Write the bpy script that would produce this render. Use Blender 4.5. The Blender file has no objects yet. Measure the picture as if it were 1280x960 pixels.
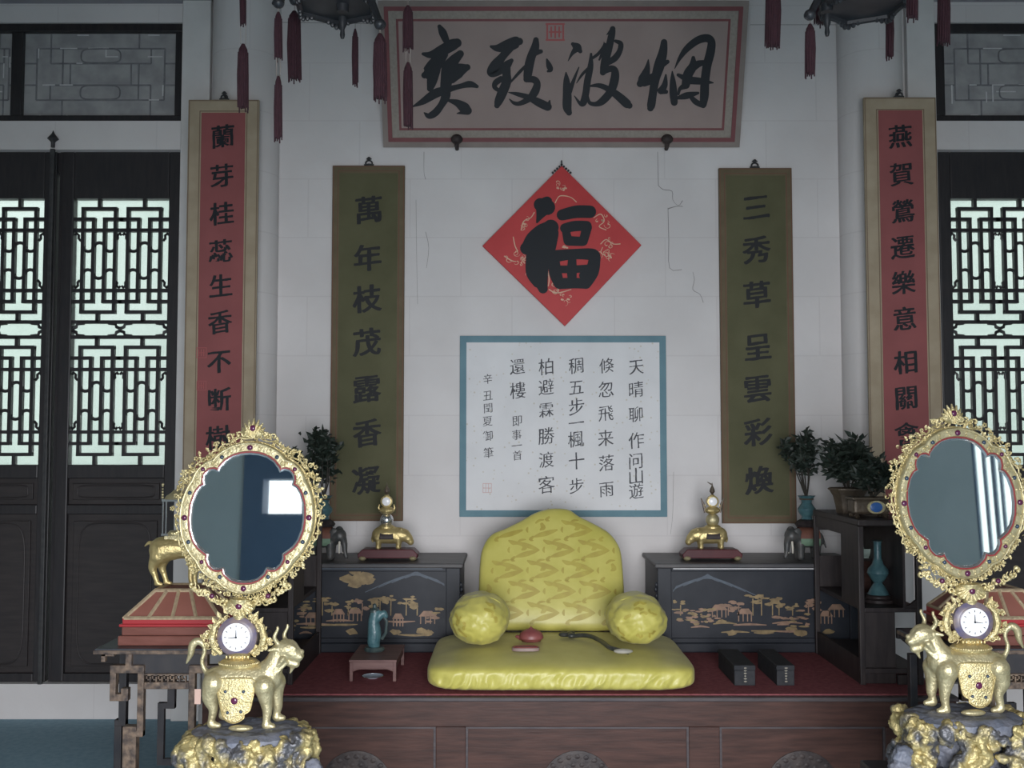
import bpy, bmesh, math, random
from mathutils import Vector, Matrix, noise
random.seed(7)
R = math.radians
SC = bpy.context.scene
COL = SC.collection

# ------------------------------------------------------------------ camera, light, exposure
F, CZ = 1300.0, 1.652
PITCH = math.atan(70 / F)
SP, CP = math.sin(PITCH), math.cos(PITCH)
cam_data = bpy.data.cameras.new('camera')
cam_data.sensor_width = 36.0
cam_data.lens = 36.0 * F / 1280.0
cam_data.clip_start = 0.02
cam = bpy.data.objects.new('camera', cam_data)
COL.objects.link(cam)
cam.location = (0, 0, CZ)
cam.rotation_euler = (R(90) + PITCH, 0, 0)
SC.camera = cam

SC.view_settings.view_transform = 'Standard'
SC.view_settings.look = 'None'
SC.view_settings.gamma = 1.0
SC.view_settings.use_curve_mapping = False
SC.view_settings.exposure = 0.0

world = bpy.data.worlds.new('sky')
SC.world = world
world.use_nodes = True
wn = world.node_tree.nodes
wn['Background'].inputs[0].default_value = (0.90, 0.97, 1.0, 1)
wn['Background'].inputs[1].default_value = 1.7


def area(name, loc, rot, sx, sy, power, color, spread=180):
    d = bpy.data.lights.new(name, 'AREA')
    d.shape = 'RECTANGLE'
    d.size, d.size_y, d.energy, d.color = sx, sy, power, color
    d.spread = R(spread)
    o = bpy.data.objects.new(name, d)
    COL.objects.link(o)
    o.location, o.rotation_euler = loc, rot
    return o


# daylight entering by the open front door behind the camera
area('doorway_daylight', (0.3, -1.42, 1.25), (R(90 - 28), 0, 0), 2.7, 2.3, 200.0, (0.955, 0.96, 1.0), 111)


# ------------------------------------------------------------------ pixel helpers (1280 x 960 frame)
def W(px, py, d):
    a, b = (px - 640) / F, (480 - py) / F
    k = d / (CP - b * SP)
    return Vector((a * k, d, CZ + k * (SP + b * CP)))


def WX(px, d, py=560):
    return W(px, py, d).x


def WZ(py, d):
    return W(640, py, d).z


def on_floor(px, py, z):
    a, b = (px - 640) / F, (480 - py) / F
    k = (z - CZ) / (SP + b * CP)
    return Vector((a * k, k * (CP - b * SP), z))


def ray_plane(px, py, p0, n):
    a, b = (px - 640) / F, (480 - py) / F
    dr = Vector((a, CP - b * SP, SP + b * CP))
    o = Vector((0, 0, CZ))
    t = (p0 - o).dot(n) / dr.dot(n)
    return o + dr * t


# ------------------------------------------------------------------ materials
MATS = {}


def mat(name, c1, c2=None, rough=0.6, metal=0.0, scale=8.0, bump=0.0, bscale=None, spec=0.5, sheen=0.0, stretch=None,
        detail=5.0, lo=0.35, hi=0.65, coat=0.0):
    if name in MATS:
        return MATS[name]
    m = bpy.data.materials.new(name)
    m.use_nodes = True
    nt = m.node_tree
    b = nt.nodes['Principled BSDF']
    b.inputs['Roughness'].default_value = rough
    b.inputs['Metallic'].default_value = metal
    b.inputs['Specular IOR Level'].default_value = spec
    b.inputs['Sheen Weight'].default_value = sheen
    b.inputs['Coat Weight'].default_value = coat
    b.inputs['Base Color'].default_value = (*c1, 1)
    tc = nt.nodes.new('ShaderNodeTexCoord')
    vec = tc.outputs['Object']
    if stretch:
        mp = nt.nodes.new('ShaderNodeMapping')
        mp.inputs['Scale'].default_value = stretch
        nt.links.new(vec, mp.inputs['Vector'])
        vec = mp.outputs['Vector']
    if c2 is not None:
        nz = nt.nodes.new('ShaderNodeTexNoise')
        nz.inputs['Scale'].default_value = scale
        nz.inputs['Detail'].default_value = detail
        nt.links.new(vec, nz.inputs['Vector'])
        rp = nt.nodes.new('ShaderNodeValToRGB')
        rp.color_ramp.elements[0].position = lo
        rp.color_ramp.elements[1].position = hi
        rp.color_ramp.elements[0].color = (*c1, 1)
        rp.color_ramp.elements[1].color = (*c2, 1)
        nt.links.new(nz.outputs['Fac'], rp.inputs['Fac'])
        nt.links.new(rp.outputs['Color'], b.inputs['Base Color'])
    if bump:
        n2 = nt.nodes.new('ShaderNodeTexNoise')
        n2.inputs['Scale'].default_value = bscale or scale * 3
        n2.inputs['Detail'].default_value = 4
        nt.links.new(vec, n2.inputs['Vector'])
        bp = nt.nodes.new('ShaderNodeBump')
        bp.inputs['Strength'].default_value = bump
        bp.inputs['Distance'].default_value = 0.01
        nt.links.new(n2.outputs['Fac'], bp.inputs['Height'])
        nt.links.new(bp.outputs['Normal'], b.inputs['Normal'])
    MATS[name] = m
    return m


def bsdf(m):
    return m.node_tree.nodes['Principled BSDF']


def paper_wall():
    m = mat('papered_wall', (0.66, 0.635, 0.63), (0.74, 0.715, 0.71), rough=0.85, scale=1.6, bump=0.12, bscale=40, spec=0.2)
    nt = m.node_tree
    b = bsdf(m)
    src = b.inputs['Base Color'].links[0].from_socket
    geo = nt.nodes.new('ShaderNodeNewGeometry')
    mp = nt.nodes.new('ShaderNodeMapping')
    mp.inputs['Rotation'].default_value = (R(90), 0, 0)
    nt.links.new(geo.outputs['Position'], mp.inputs['Vector'])
    br = nt.nodes.new('ShaderNodeTexBrick')
    br.inputs['Color1'].default_value = (1, 1, 1, 1)
    br.inputs['Color2'].default_value = (0.985, 0.98, 0.975, 1)
    br.inputs['Mortar'].default_value = (0.93, 0.92, 0.92, 1)
    br.inputs['Scale'].default_value = 1.0
    br.inputs['Mortar Size'].default_value = 0.004
    br.inputs['Brick Width'].default_value = 0.62
    br.inputs['Row Height'].default_value = 0.36
    nt.links.new(mp.outputs['Vector'], br.inputs['Vector'])
    mx = nt.nodes.new('ShaderNodeMixRGB')
    mx.blend_type = 'MULTIPLY'
    mx.inputs['Fac'].default_value = 1.0
    nt.links.new(src, mx.inputs['Color1'])
    nt.links.new(br.outputs['Color'], mx.inputs['Color2'])
    nt.links.new(mx.outputs['Color'], b.inputs['Base Color'])
    return m


M_WALL = paper_wall()
M_WHITE = mat('white_paint', (0.66, 0.65, 0.64), (0.72, 0.71, 0.70), rough=0.7, scale=5, bump=0.1, spec=0.3)
M_PLASTER = mat('grey_plaster', (0.66, 0.67, 0.64), (0.74, 0.74, 0.71), rough=0.85, scale=2)
M_BLUEWOOD = mat('blue_grey_boards', (0.12, 0.17, 0.25), (0.15, 0.2, 0.29), rough=0.6, scale=3)
M_CEIL = mat('dark_ceiling_boards', (0.10, 0.085, 0.075), (0.14, 0.12, 0.10), rough=0.8, scale=4)
M_BEAM = mat('beam_grey', (0.30, 0.29, 0.32), (0.36, 0.35, 0.37), rough=0.7, scale=4)
M_FLOOR = mat('teal_carpet', (0.22, 0.345, 0.42), (0.27, 0.4, 0.475), rough=0.9, scale=30, bump=0.25, bscale=160, spec=0.15)
M_DOOR = mat('black_lacquer_door', (0.020, 0.019, 0.022), (0.032, 0.028, 0.030), rough=0.45, scale=6, stretch=(8, 8, 1), spec=0.5)
M_DOORP = mat('dark_door_panel', (0.026, 0.022, 0.023), (0.040, 0.032, 0.032), rough=0.5, scale=5, stretch=(1, 1, 8), spec=0.5)
M_IRON = mat('dark_iron', (0.03, 0.03, 0.033), (0.05, 0.05, 0.05), rough=0.55, scale=30)
M_GREYPAPER = mat('grey_window_paper', (0.29, 0.29, 0.295), (0.4, 0.4, 0.4), rough=0.8, scale=9, bump=0.15)
M_GREYLINE = mat('lattice_behind_paper', (0.18, 0.18, 0.195), (0.24, 0.24, 0.25), rough=0.8, scale=20)
M_GREYLITE = mat('torn_paper_and_highlight', (0.55, 0.55, 0.56), (0.65, 0.65, 0.65), rough=0.8, scale=20)
M_KANG = mat('red_brown_wood', (0.046, 0.023, 0.019), (0.08, 0.038, 0.03), rough=0.42, scale=5, stretch=(1, 4, 9), bump=0.05, spec=0.25)
M_KANGD = mat('carved_dark_wood', (0.03, 0.024, 0.025), (0.06, 0.046, 0.043), rough=0.5, scale=20, bump=0.2, spec=0.25)
M_EDGE = mat('worn_wood_edge', (0.055, 0.046, 0.05), (0.085, 0.07, 0.072), rough=0.4, scale=8, stretch=(1, 4, 9), spec=0.3)
M_REDCARPET = mat('dark_red_carpet', (0.2, 0.06, 0.07), (0.26, 0.085, 0.092), rough=0.9, scale=40, bump=0.3, bscale=180, spec=0.15)
M_LACQ = mat('black_lacquer', (0.016, 0.019, 0.026), (0.026, 0.029, 0.037), rough=0.42, scale=6, spec=0.22)
M_LACQTOP = mat('worn_lacquer_top', (0.060, 0.060, 0.066), (0.105, 0.10, 0.10), rough=0.45, scale=5, stretch=(1, 3, 3), spec=0.3)
M_GILT = mat('gilt_painting', (0.25, 0.18, 0.085), (0.15, 0.105, 0.05), rough=0.5, metal=0.25, scale=30)
M_GILTRED = mat('gilt_red_painting', (0.25, 0.15, 0.1), (0.17, 0.105, 0.07), rough=0.5, metal=0.2, scale=30)
M_BLUELINE = mat('faded_blue_and_highlight', (0.06, 0.085, 0.115), (0.045, 0.06, 0.085), rough=0.5, scale=20)
M_DARKWOOD = mat('shelf_dark_wood', (0.026, 0.021, 0.022), (0.045, 0.036, 0.035), rough=0.45, scale=6, stretch=(6, 6, 1), spec=0.25)
M_DARKRED = mat('dark_red_wood', (0.06, 0.01, 0.014), (0.085, 0.016, 0.02), rough=0.4, scale=10, spec=0.25)
M_SMALLT = mat('pinkish_brown_wood', (0.125, 0.07, 0.066), (0.17, 0.098, 0.09), rough=0.45, scale=8, stretch=(1, 5, 5), spec=0.2)
M_YELLOW = mat('yellow_silk', (0.5, 0.455, 0.1), (0.57, 0.52, 0.135), rough=0.42, scale=9, bump=0.10, bscale=22, sheen=0.08, spec=0.5)
M_YELMOT = mat('yellow_brocade_motif', (0.4, 0.32, 0.065), (0.45, 0.38, 0.075), rough=0.5, scale=18)
M_GOLD = mat('old_gilt', (0.66, 0.53, 0.25), (0.48, 0.38, 0.17), rough=0.42, metal=0.65, scale=24, bump=0.3, bscale=90)
M_GOLDF = mat('bright_gilt', (0.72, 0.62, 0.35), (0.54, 0.44, 0.21), rough=0.38, metal=0.65, scale=40, bump=0.5, bscale=160)
M_GOLDP = mat('pale_gilt', (0.6, 0.53, 0.32), (0.46, 0.4, 0.23), rough=0.42, metal=0.6, scale=24, bump=0.3, bscale=120)
M_GOLDR = mat('rock_gilt', (0.52, 0.43, 0.2), (0.14, 0.14, 0.15), rough=0.45, metal=0.5, scale=9, bump=0.8, bscale=60, lo=0.5, hi=0.6)
M_SLATE = mat('blue_black_rock', (0.11, 0.125, 0.165), (0.2, 0.205, 0.24), rough=0.55, scale=14, bump=0.8, bscale=30)
M_GEMR = mat('garnet', (0.10, 0.02, 0.06), rough=0.15)
M_GEMB = mat('sapphire', (0.04, 0.06, 0.09), rough=0.15)
M_REDLINE = mat('red_enamel', (0.28, 0.045, 0.045), rough=0.35)
M_SILVER = mat('silver_bevel', (0.75, 0.75, 0.75), rough=0.18, metal=0.9)
M_MIRROR = mat('mirror_glass', (0.92, 0.97, 0.99), rough=0.02, metal=1.0)
M_DIAL = mat('white_enamel', (0.88, 0.88, 0.90), rough=0.25)
M_PURPLE = mat('blue_violet_enamel', (0.10, 0.09, 0.17), (0.22, 0.17, 0.16), rough=0.35, scale=30)
M_INK = mat('black_ink', (0.016, 0.019, 0.024), rough=0.6, spec=0.3)
M_INKG = mat('faded_ink', (0.026, 0.027, 0.029), rough=0.7, spec=0.3)
M_INKP = mat('grey_poem_ink', (0.085, 0.085, 0.095), rough=0.7, spec=0.3)
M_TAN = mat('tan_silk_border', (0.36, 0.29, 0.20), (0.42, 0.345, 0.245), rough=0.8, scale=8, bump=0.1, bscale=200)
M_REDPAPER = mat('rose_red_paper', (0.265, 0.078, 0.078), (0.305, 0.09, 0.09), rough=0.75, scale=5)
M_TANEDGE = mat('brown_board_edge', (0.20, 0.14, 0.09), rough=0.6)
M_OLIVE = mat('olive_silk', (0.090, 0.088, 0.042), (0.115, 0.110, 0.056), rough=0.8, scale=4, bump=0.1, bscale=220)
M_OLIVEB = mat('brown_silk_border', (0.125, 0.098, 0.056), (0.155, 0.12, 0.07), rough=0.8, scale=9, bump=0.1, bscale=220)
M_OLIVEE = mat('dull_red_edging', (0.17, 0.085, 0.055), rough=0.8)
M_FURED = mat('lucky_red_paper', (0.50, 0.030, 0.032), (0.56, 0.040, 0.042), rough=0.55, scale=6)
M_FUGOLD = mat('gold_line_drawing', (0.62, 0.36, 0.26), (0.72, 0.48, 0.32), rough=0.5, scale=20)
M_TEALB = mat('teal_silk_border', (0.125, 0.235, 0.285), (0.15, 0.27, 0.32), rough=0.75, scale=8, bump=0.1, bscale=200)
M_SEAL = mat('red_seal_ink', (0.45, 0.12, 0.12), rough=0.8)
M_SEALF = mat('faded_seal_ink', (0.66, 0.42, 0.41), rough=0.8)
M_PLQ = mat('pinkish_tan_silk', (0.33, 0.255, 0.235), (0.38, 0.295, 0.27), rough=0.8, scale=3, bump=0.08, bscale=200)
M_PLQRIM = mat('grey_brown_rim', (0.24, 0.2, 0.18), (0.285, 0.235, 0.21), rough=0.7, scale=9)
M_PLQBAND = mat('sage_brocade', (0.3, 0.265, 0.23), (0.36, 0.315, 0.27), rough=0.8, scale=60, bump=0.2, bscale=120)
M_PLQRED = mat('dull_red_fillet', (0.17, 0.042, 0.048), (0.2, 0.052, 0.056), rough=0.6, scale=10)
M_TASSEL = mat('dark_crimson_silk', (0.038, 0.013, 0.020), (0.065, 0.020, 0.029), rough=0.7, scale=60, stretch=(6, 6, 1), bump=0.5, bscale=80)
M_STRING = mat('pale_string', (0.35, 0.30, 0.27), rough=0.8)
M_LANTF = mat('lantern_black_wood', (0.022, 0.024, 0.028), (0.04, 0.04, 0.045), rough=0.4, scale=10)
M_LANTP = mat('dark_teal_silk', (0.030, 0.060, 0.066), (0.045, 0.085, 0.09), rough=0.6, scale=10)
M_BEAD = mat('white_beads', (0.7, 0.7, 0.7), rough=0.3)
M_TEAL = mat('cloisonne_teal', (0.045, 0.11, 0.13), (0.075, 0.16, 0.175), rough=0.35, scale=30, bump=0.15)
M_TEALD = mat('cloisonne_dark', (0.03, 0.05, 0.055), (0.06, 0.085, 0.08), rough=0.4, scale=40)
M_BRONZE = mat('brown_bronze', (0.085, 0.065, 0.048), (0.13, 0.10, 0.07), rough=0.45, metal=0.3, scale=20, bump=0.3)
M_LEAF = mat('dark_leaf', (0.016, 0.026, 0.020), (0.034, 0.046, 0.034), rough=0.5, scale=30)
M_STEM = mat('dark_stem', (0.04, 0.035, 0.028), rough=0.7)
M_CELADON = mat('celadon', (0.36, 0.46, 0.42), (0.42, 0.52, 0.47), rough=0.3, scale=8)
M_ELEPH = mat('dark_elephant_enamel', (0.045, 0.05, 0.052), (0.085, 0.08, 0.075), rough=0.45, scale=40)
M_IVORY = mat('ivory', (0.72, 0.68, 0.58), rough=0.4)
M_GREENCL = mat('pale_green_cloth', (0.13, 0.22, 0.15), (0.18, 0.28, 0.19), rough=0.6, scale=20)
M_REDCL = mat('brick_red_cloth', (0.16, 0.06, 0.045), (0.2, 0.09, 0.06), rough=0.6, scale=20)
M_BLUEMED = mat('blue_enamel', (0.05, 0.16, 0.48), rough=0.3)
M_BOXRED = mat('brick_red_leather', (0.23, 0.09, 0.068), (0.27, 0.11, 0.085), rough=0.55, scale=8, spec=0.2)
M_BOXDK = mat('chestnut_moulding', (0.16, 0.062, 0.048), (0.2, 0.08, 0.063), rough=0.5, scale=12, stretch=(1, 5, 5), spec=0.2)
M_BOXBR = mat('bright_red_moulding', (0.36, 0.03, 0.035), rough=0.4)
M_BOXGOLD = mat('gilt_edging', (0.52, 0.41, 0.26), (0.4, 0.3, 0.2), rough=0.5, metal=0.35, scale=60, bump=0.4, bscale=120)
M_TABLE = mat('worn_gilt_lacquer', (0.23, 0.165, 0.12), (0.065, 0.052, 0.048), rough=0.45, scale=34, metal=0.1, bump=0.3, bscale=60, spec=0.3)
M_TABLED = mat('dark_table_lacquer', (0.024, 0.024, 0.029), (0.04, 0.036, 0.038), rough=0.45, scale=20)
M_TABLETOP = mat('grey_black_table_top', (0.045, 0.05, 0.06), (0.075, 0.08, 0.09), rough=0.35, scale=6)
M_BOOK = mat('charcoal_book_cloth', (0.024, 0.026, 0.03), (0.036, 0.037, 0.041), rough=0.7, scale=30, spec=0.2)
M_LABELT = mat('worn_gold_label', (0.34, 0.31, 0.25), rough=0.6)
M_CLAY = mat('red_clay', (0.20, 0.055, 0.055), (0.26, 0.08, 0.075), rough=0.45, scale=12)
M_CLAYG = mat('mauve_stone', (0.22, 0.15, 0.14), (0.28, 0.2, 0.18), rough=0.5, scale=20)
M_RUYI = mat('dark_jade_wood', (0.03, 0.036, 0.036), (0.06, 0.06, 0.055), rough=0.35, scale=30)
M_JADE = mat('pale_jade', (0.34, 0.33, 0.29), (0.42, 0.4, 0.35), rough=0.35, scale=20)
M_TAG = mat('pink_paper_tag', (0.50, 0.34, 0.28), rough=0.8)
M_CRACK = mat('torn_seam', (0.27, 0.25, 0.245), rough=0.9)
M_COURTW = mat('pale_courtyard_wall', (0.74, 0.82, 0.76), (0.92, 0.96, 0.92), rough=0.9, scale=1.1, detail=3)
M_COURTF = mat('courtyard_paving', (0.5, 0.52, 0.5), (0.62, 0.63, 0.6), rough=0.9, scale=2)
M_SAUCER = mat('blue_white_porcelain', (0.5, 0.58, 0.68), rough=0.3)

# poem paper with tiny pale flecks
M_POEM = mat('flecked_white_paper', (0.70, 0.70, 0.71), (0.76, 0.76, 0.77), rough=0.8, scale=4)
_nt = M_POEM.node_tree
_v = _nt.nodes.new('ShaderNodeTexVoronoi')
_v.inputs['Scale'].default_value = 26
_tc = _nt.nodes.new('ShaderNodeTexCoord')
_nt.links.new(_tc.outputs['Object'], _v.inputs['Vector'])
_r = _nt.nodes.new('ShaderNodeValToRGB')
_r.color_ramp.elements[0].position = 0.10
_r.color_ramp.elements[0].color = (0.80, 0.74, 0.62, 1)
_r.color_ramp.elements[1].position = 0.17
_r.color_ramp.elements[1].color = (1, 1, 1, 1)
_nt.links.new(_v.outputs['Distance'], _r.inputs['Fac'])
_mx = _nt.nodes.new('ShaderNodeMixRGB')
_mx.blend_type = 'MULTIPLY'
_mx.inputs['Fac'].default_value = 0.8
_b = bsdf(M_POEM)
_nt.links.new(_b.inputs['Base Color'].links[0].from_socket, _mx.inputs['Color1'])
_nt.links.new(_r.outputs['Color'], _mx.inputs['Color2'])
_nt.links.new(_mx.outputs['Color'], _b.inputs['Base Color'])

# thin window glass: mostly see-through, a little milky
M_GLASS = bpy.data.materials.new('dusty_window_glass')
M_GLASS.use_nodes = True
_nt = M_GLASS.node_tree
_nt.nodes.remove(_nt.nodes['Principled BSDF'])
_out = _nt.nodes['Material Output']
_tr = _nt.nodes.new('ShaderNodeBsdfTransparent')
_tr.inputs[0].default_value = (0.93, 0.96, 0.94, 1)
_tl = _nt.nodes.new('ShaderNodeBsdfTranslucent')
_tl.inputs[0].default_value = (0.85, 0.9, 0.87, 1)
_gl = _nt.nodes.new('ShaderNodeBsdfGlossy')
_gl.inputs['Roughness'].default_value = 0.05
_m1 = _nt.nodes.new('ShaderNodeMixShader')
_m1.inputs[0].default_value = 0.22
_m2 = _nt.nodes.new('ShaderNodeMixShader')
_m2.inputs[0].default_value = 0.05
_nt.links.new(_tr.outputs[0], _m1.inputs[1])
_nt.links.new(_tl.outputs[0], _m1.inputs[2])
_nt.links.new(_m1.outputs[0], _m2.inputs[1])
_nt.links.new(_gl.outputs[0], _m2.inputs[2])
_nt.links.new(_m2.outputs[0], _out.inputs['Surface'])


# ------------------------------------------------------------------ mesh helpers
def empty(name, loc=(0, 0, 0), rz=0.0, label=None, cat=None, group=None, kind=None):
    o = bpy.data.objects.new(name, None)
    o.empty_display_size = 0.05
    COL.objects.link(o)
    o.location = loc
    o.rotation_euler = (0, 0, rz)
    tag(o, label, cat, group, kind)
    return o


def tag(o, label=None, cat=None, group=None, kind=None):
    if label:
        o['label'] = label
    if cat:
        o['category'] = cat
    if group:
        o['group'] = group
    if kind:
        o['kind'] = kind
    return o


def root_loc(p):
    v = Vector((0, 0, 0))
    while p is not None:
        v += p.location
        p = p.parent
    return v


class MB:
    """collects shapes and links them as one mesh object"""

    def __init__(self):
        self.v, self.f = [], []

    def add(self, vs, fs):
        n = len(self.v)
        self.v += [Vector(p) for p in vs]
        self.f += [tuple(i + n for i in q) for q in fs]
        return self

    def box(self, x0, x1, y0, y1, z0, z1, rot=None):
        vs = [Vector((x, y, z)) for z in (z0, z1) for y in (y0, y1) for x in (x0, x1)]
        if rot is not None:
            c = Vector(((x0 + x1) / 2, (y0 + y1) / 2, (z0 + z1) / 2))
            vs = [c + rot @ (p - c) for p in vs]
        return self.add(vs, [(0, 2, 3, 1), (4, 5, 7, 6), (0, 1, 5, 4), (2, 6, 7, 3), (0, 4, 6, 2), (1, 3, 7, 5)])

    def tube(self, pts, rs, seg=10, caps=True, closed=False):
        pts = [Vector(p) for p in pts]
        n = len(pts)
        if not hasattr(rs, '__len__'):
            rs = [rs] * n
        vs, fs = [], []
        up = None
        for i in range(n):
            if closed:
                t = pts[(i + 1) % n] - pts[i - 1]
            else:
                t = pts[min(i + 1, n - 1)] - pts[max(i - 1, 0)]
            t = t.normalized() if t.length > 1e-9 else Vector((0, 0, 1))
            if up is None:
                up = t.orthogonal().normalized()
            else:
                up = up - t * up.dot(t)
                up = up.normalized() if up.length > 1e-6 else t.orthogonal().normalized()
            s = t.cross(up)
            for k in range(seg):
                a = 2 * math.pi * k / seg
                vs.append(pts[i] + (up * math.cos(a) + s * math.sin(a)) * rs[i])
        for i in range(n if closed else n - 1):
            j = (i + 1) % n
            for k in range(seg):
                k2 = (k + 1) % seg
                fs.append((i * seg + k, i * seg + k2, j * seg + k2, j * seg + k))
        if caps and not closed:
            fs.append(tuple(range(seg - 1, -1, -1)))
            fs.append(tuple((n - 1) * seg + k for k in range(seg)))
        return self.add(vs, fs)

    def lathe(self, c, prof, seg=24, axis='z', sx=1.0, sy=1.0):
        """prof: list of (radius, height)"""
        c = Vector(c)
        vs, fs = [], []
        for r, h in prof:
            for k in range(seg):
                a = 2 * math.pi * k / seg
                x, y = r * math.cos(a) * sx, r * math.sin(a) * sy
                if axis == 'z':
                    vs.append(c + Vector((x, y, h)))
                elif axis == 'y':
                    vs.append(c + Vector((x, h, y)))
                else:
                    vs.append(c + Vector((h, x, y)))
        for i in range(len(prof) - 1):
            for k in range(seg):
                k2 = (k + 1) % seg
                q = (i * seg + k, i * seg + k2, (i + 1) * seg + k2, (i + 1) * seg + k)
                fs.append(q if axis != 'y' else q[::-1])
        q0 = tuple(range(seg - 1, -1, -1))
        q1 = tuple((len(prof) - 1) * seg + k for k in range(seg))
        fs += [q0, q1] if axis != 'y' else [q0[::-1], q1[::-1]]
        return self.add(vs, fs)

    def sphere(self, c, r, seg=12, rings=8, rot=None):
        r = Vector(r) if hasattr(r, '__len__') else Vector((r, r, r))
        c = Vector(c)
        vs, fs = [], []
        for i in range(1, rings):
            t = math.pi * i / rings
            for k in range(seg):
                a = 2 * math.pi * k / seg
                p = Vector((r.x * math.sin(t) * math.cos(a), r.y * math.sin(t) * math.sin(a), r.z * math.cos(t)))
                vs.append(c + (rot @ p if rot is not None else p))
        tp, bt = Vector((0, 0, r.z)), Vector((0, 0, -r.z))
        vs.append(c + (rot @ tp if rot is not None else tp))
        vs.append(c + (rot @ bt if rot is not None else bt))
        nt_, nb = len(vs) - 2, len(vs) - 1
        for i in range(rings - 2):
            for k in range(seg):
                k2 = (k + 1) % seg
                fs.append((i * seg + k, (i + 1) * seg + k, (i + 1) * seg + k2, i * seg + k2))
        for k in range(seg):
            k2 = (k + 1) % seg
            fs.append((nt_, k, k2))
            fs.append((nb, (rings - 2) * seg + k2, (rings - 2) * seg + k))
        return self.add(vs, fs)

    def prism(self, outline, y0, y1):
        """outline [(x,z)] extruded along y (front y0)"""
        n = len(outline)
        vs = [Vector((x, y0, z)) for x, z in outline] + [Vector((x, y1, z)) for x, z in outline]
        fs = [tuple(range(n)), tuple(range(2 * n - 1, n - 1, -1))]
        for i in range(n):
            j = (i + 1) % n
            fs.append((j, i, n + i, n + j))
        return self.add(vs, fs)

    def ring_prism(self, outer, inner, y0, y1):
        """frame between two outlines of equal length, extruded along y"""
        n = len(outer)
        vs = [Vector((x, y, z)) for y in (y0, y1) for o in (outer, inner) for x, z in o]
        fs = []
        for i in range(n):
            j = (i + 1) % n
            fs += [(i, j, n + j, n + i), (2 * n + j, 2 * n + i, 3 * n + i, 3 * n + j),
                   (j, i, 2 * n + i, 2 * n + j), (n + i, n + j, 3 * n + j, 3 * n + i)]
        return self.add(vs, fs)

    def grid(self, fn, nu, nv):
        vs = [fn(i / nu, j / nv) for j in range(nv + 1) for i in range(nu + 1)]
        fs = []
        for j in range(nv):
            for i in range(nu):
                a = j * (nu + 1) + i
                fs.append((a, a + 1, a + nu + 2, a + nu + 1))
        return self.add(vs, fs)

    def leaf(self, c, d, n, ln, wd):
        d = d.normalized()
        s = d.cross(n)
        s = s.normalized() if s.length > 1e-6 else d.orthogonal().normalized()
        n = s.cross(d).normalized()
        c = Vector(c)
        return self.add([c, c + d * ln * .45 + s * wd + n * wd * .35, c + d * ln, c + d * ln * .45 - s * wd + n * wd * .35,
                         c + d * ln * .5], [(0, 1, 4), (1, 2, 4), (4, 2, 3), (0, 4, 3)])

    def xform(self, fn):
        self.v = [Vector(fn(p)) for p in self.v]
        return self

    def mirrored(self, on=True):
        if on:
            self.v = [Vector((-p.x, p.y, p.z)) for p in self.v]
            self.f = [q[::-1] for q in self.f]
        return self

    def build(self, name, m, parent=None, smooth=True, angle=38, bevel=0.0, world=False, kind=None, loc=None, label=None,
              normals=True):
        off = root_loc(parent) if (parent is not None and world) else Vector((0, 0, 0))
        if loc is not None:
            off = off + Vector(loc)
        me = bpy.data.meshes.new(name)
        me.from_pydata([p - off for p in self.v], [], self.f)
        if normals:
            bm = bmesh.new()
            bm.from_mesh(me)
            bmesh.ops.recalc_face_normals(bm, faces=bm.faces)
            bm.to_mesh(me)
            bm.free()
        if smooth:
            me.shade_smooth()
            me.set_sharp_from_angle(angle=R(angle))
        me.materials.append(m)
        o = bpy.data.objects.new(name, me)
        COL.objects.link(o)
        if parent is not None:
            o.parent = parent
        if loc is not None:
            o.location = loc
        if bevel:
            bv = o.modifiers.new('bevel', 'BEVEL')
            bv.width = bevel
            bv.segments = 2
            bv.limit_method = 'ANGLE'
            bv.angle_limit = R(40)
        if kind:
            o['kind'] = kind
        if label:
            o['label'] = label
        return o


def eval_mesh(o):
    dg = bpy.context.evaluated_depsgraph_get()
    dg.update()
    return bpy.data.meshes.new_from_object(o.evaluated_get(dg))


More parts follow.
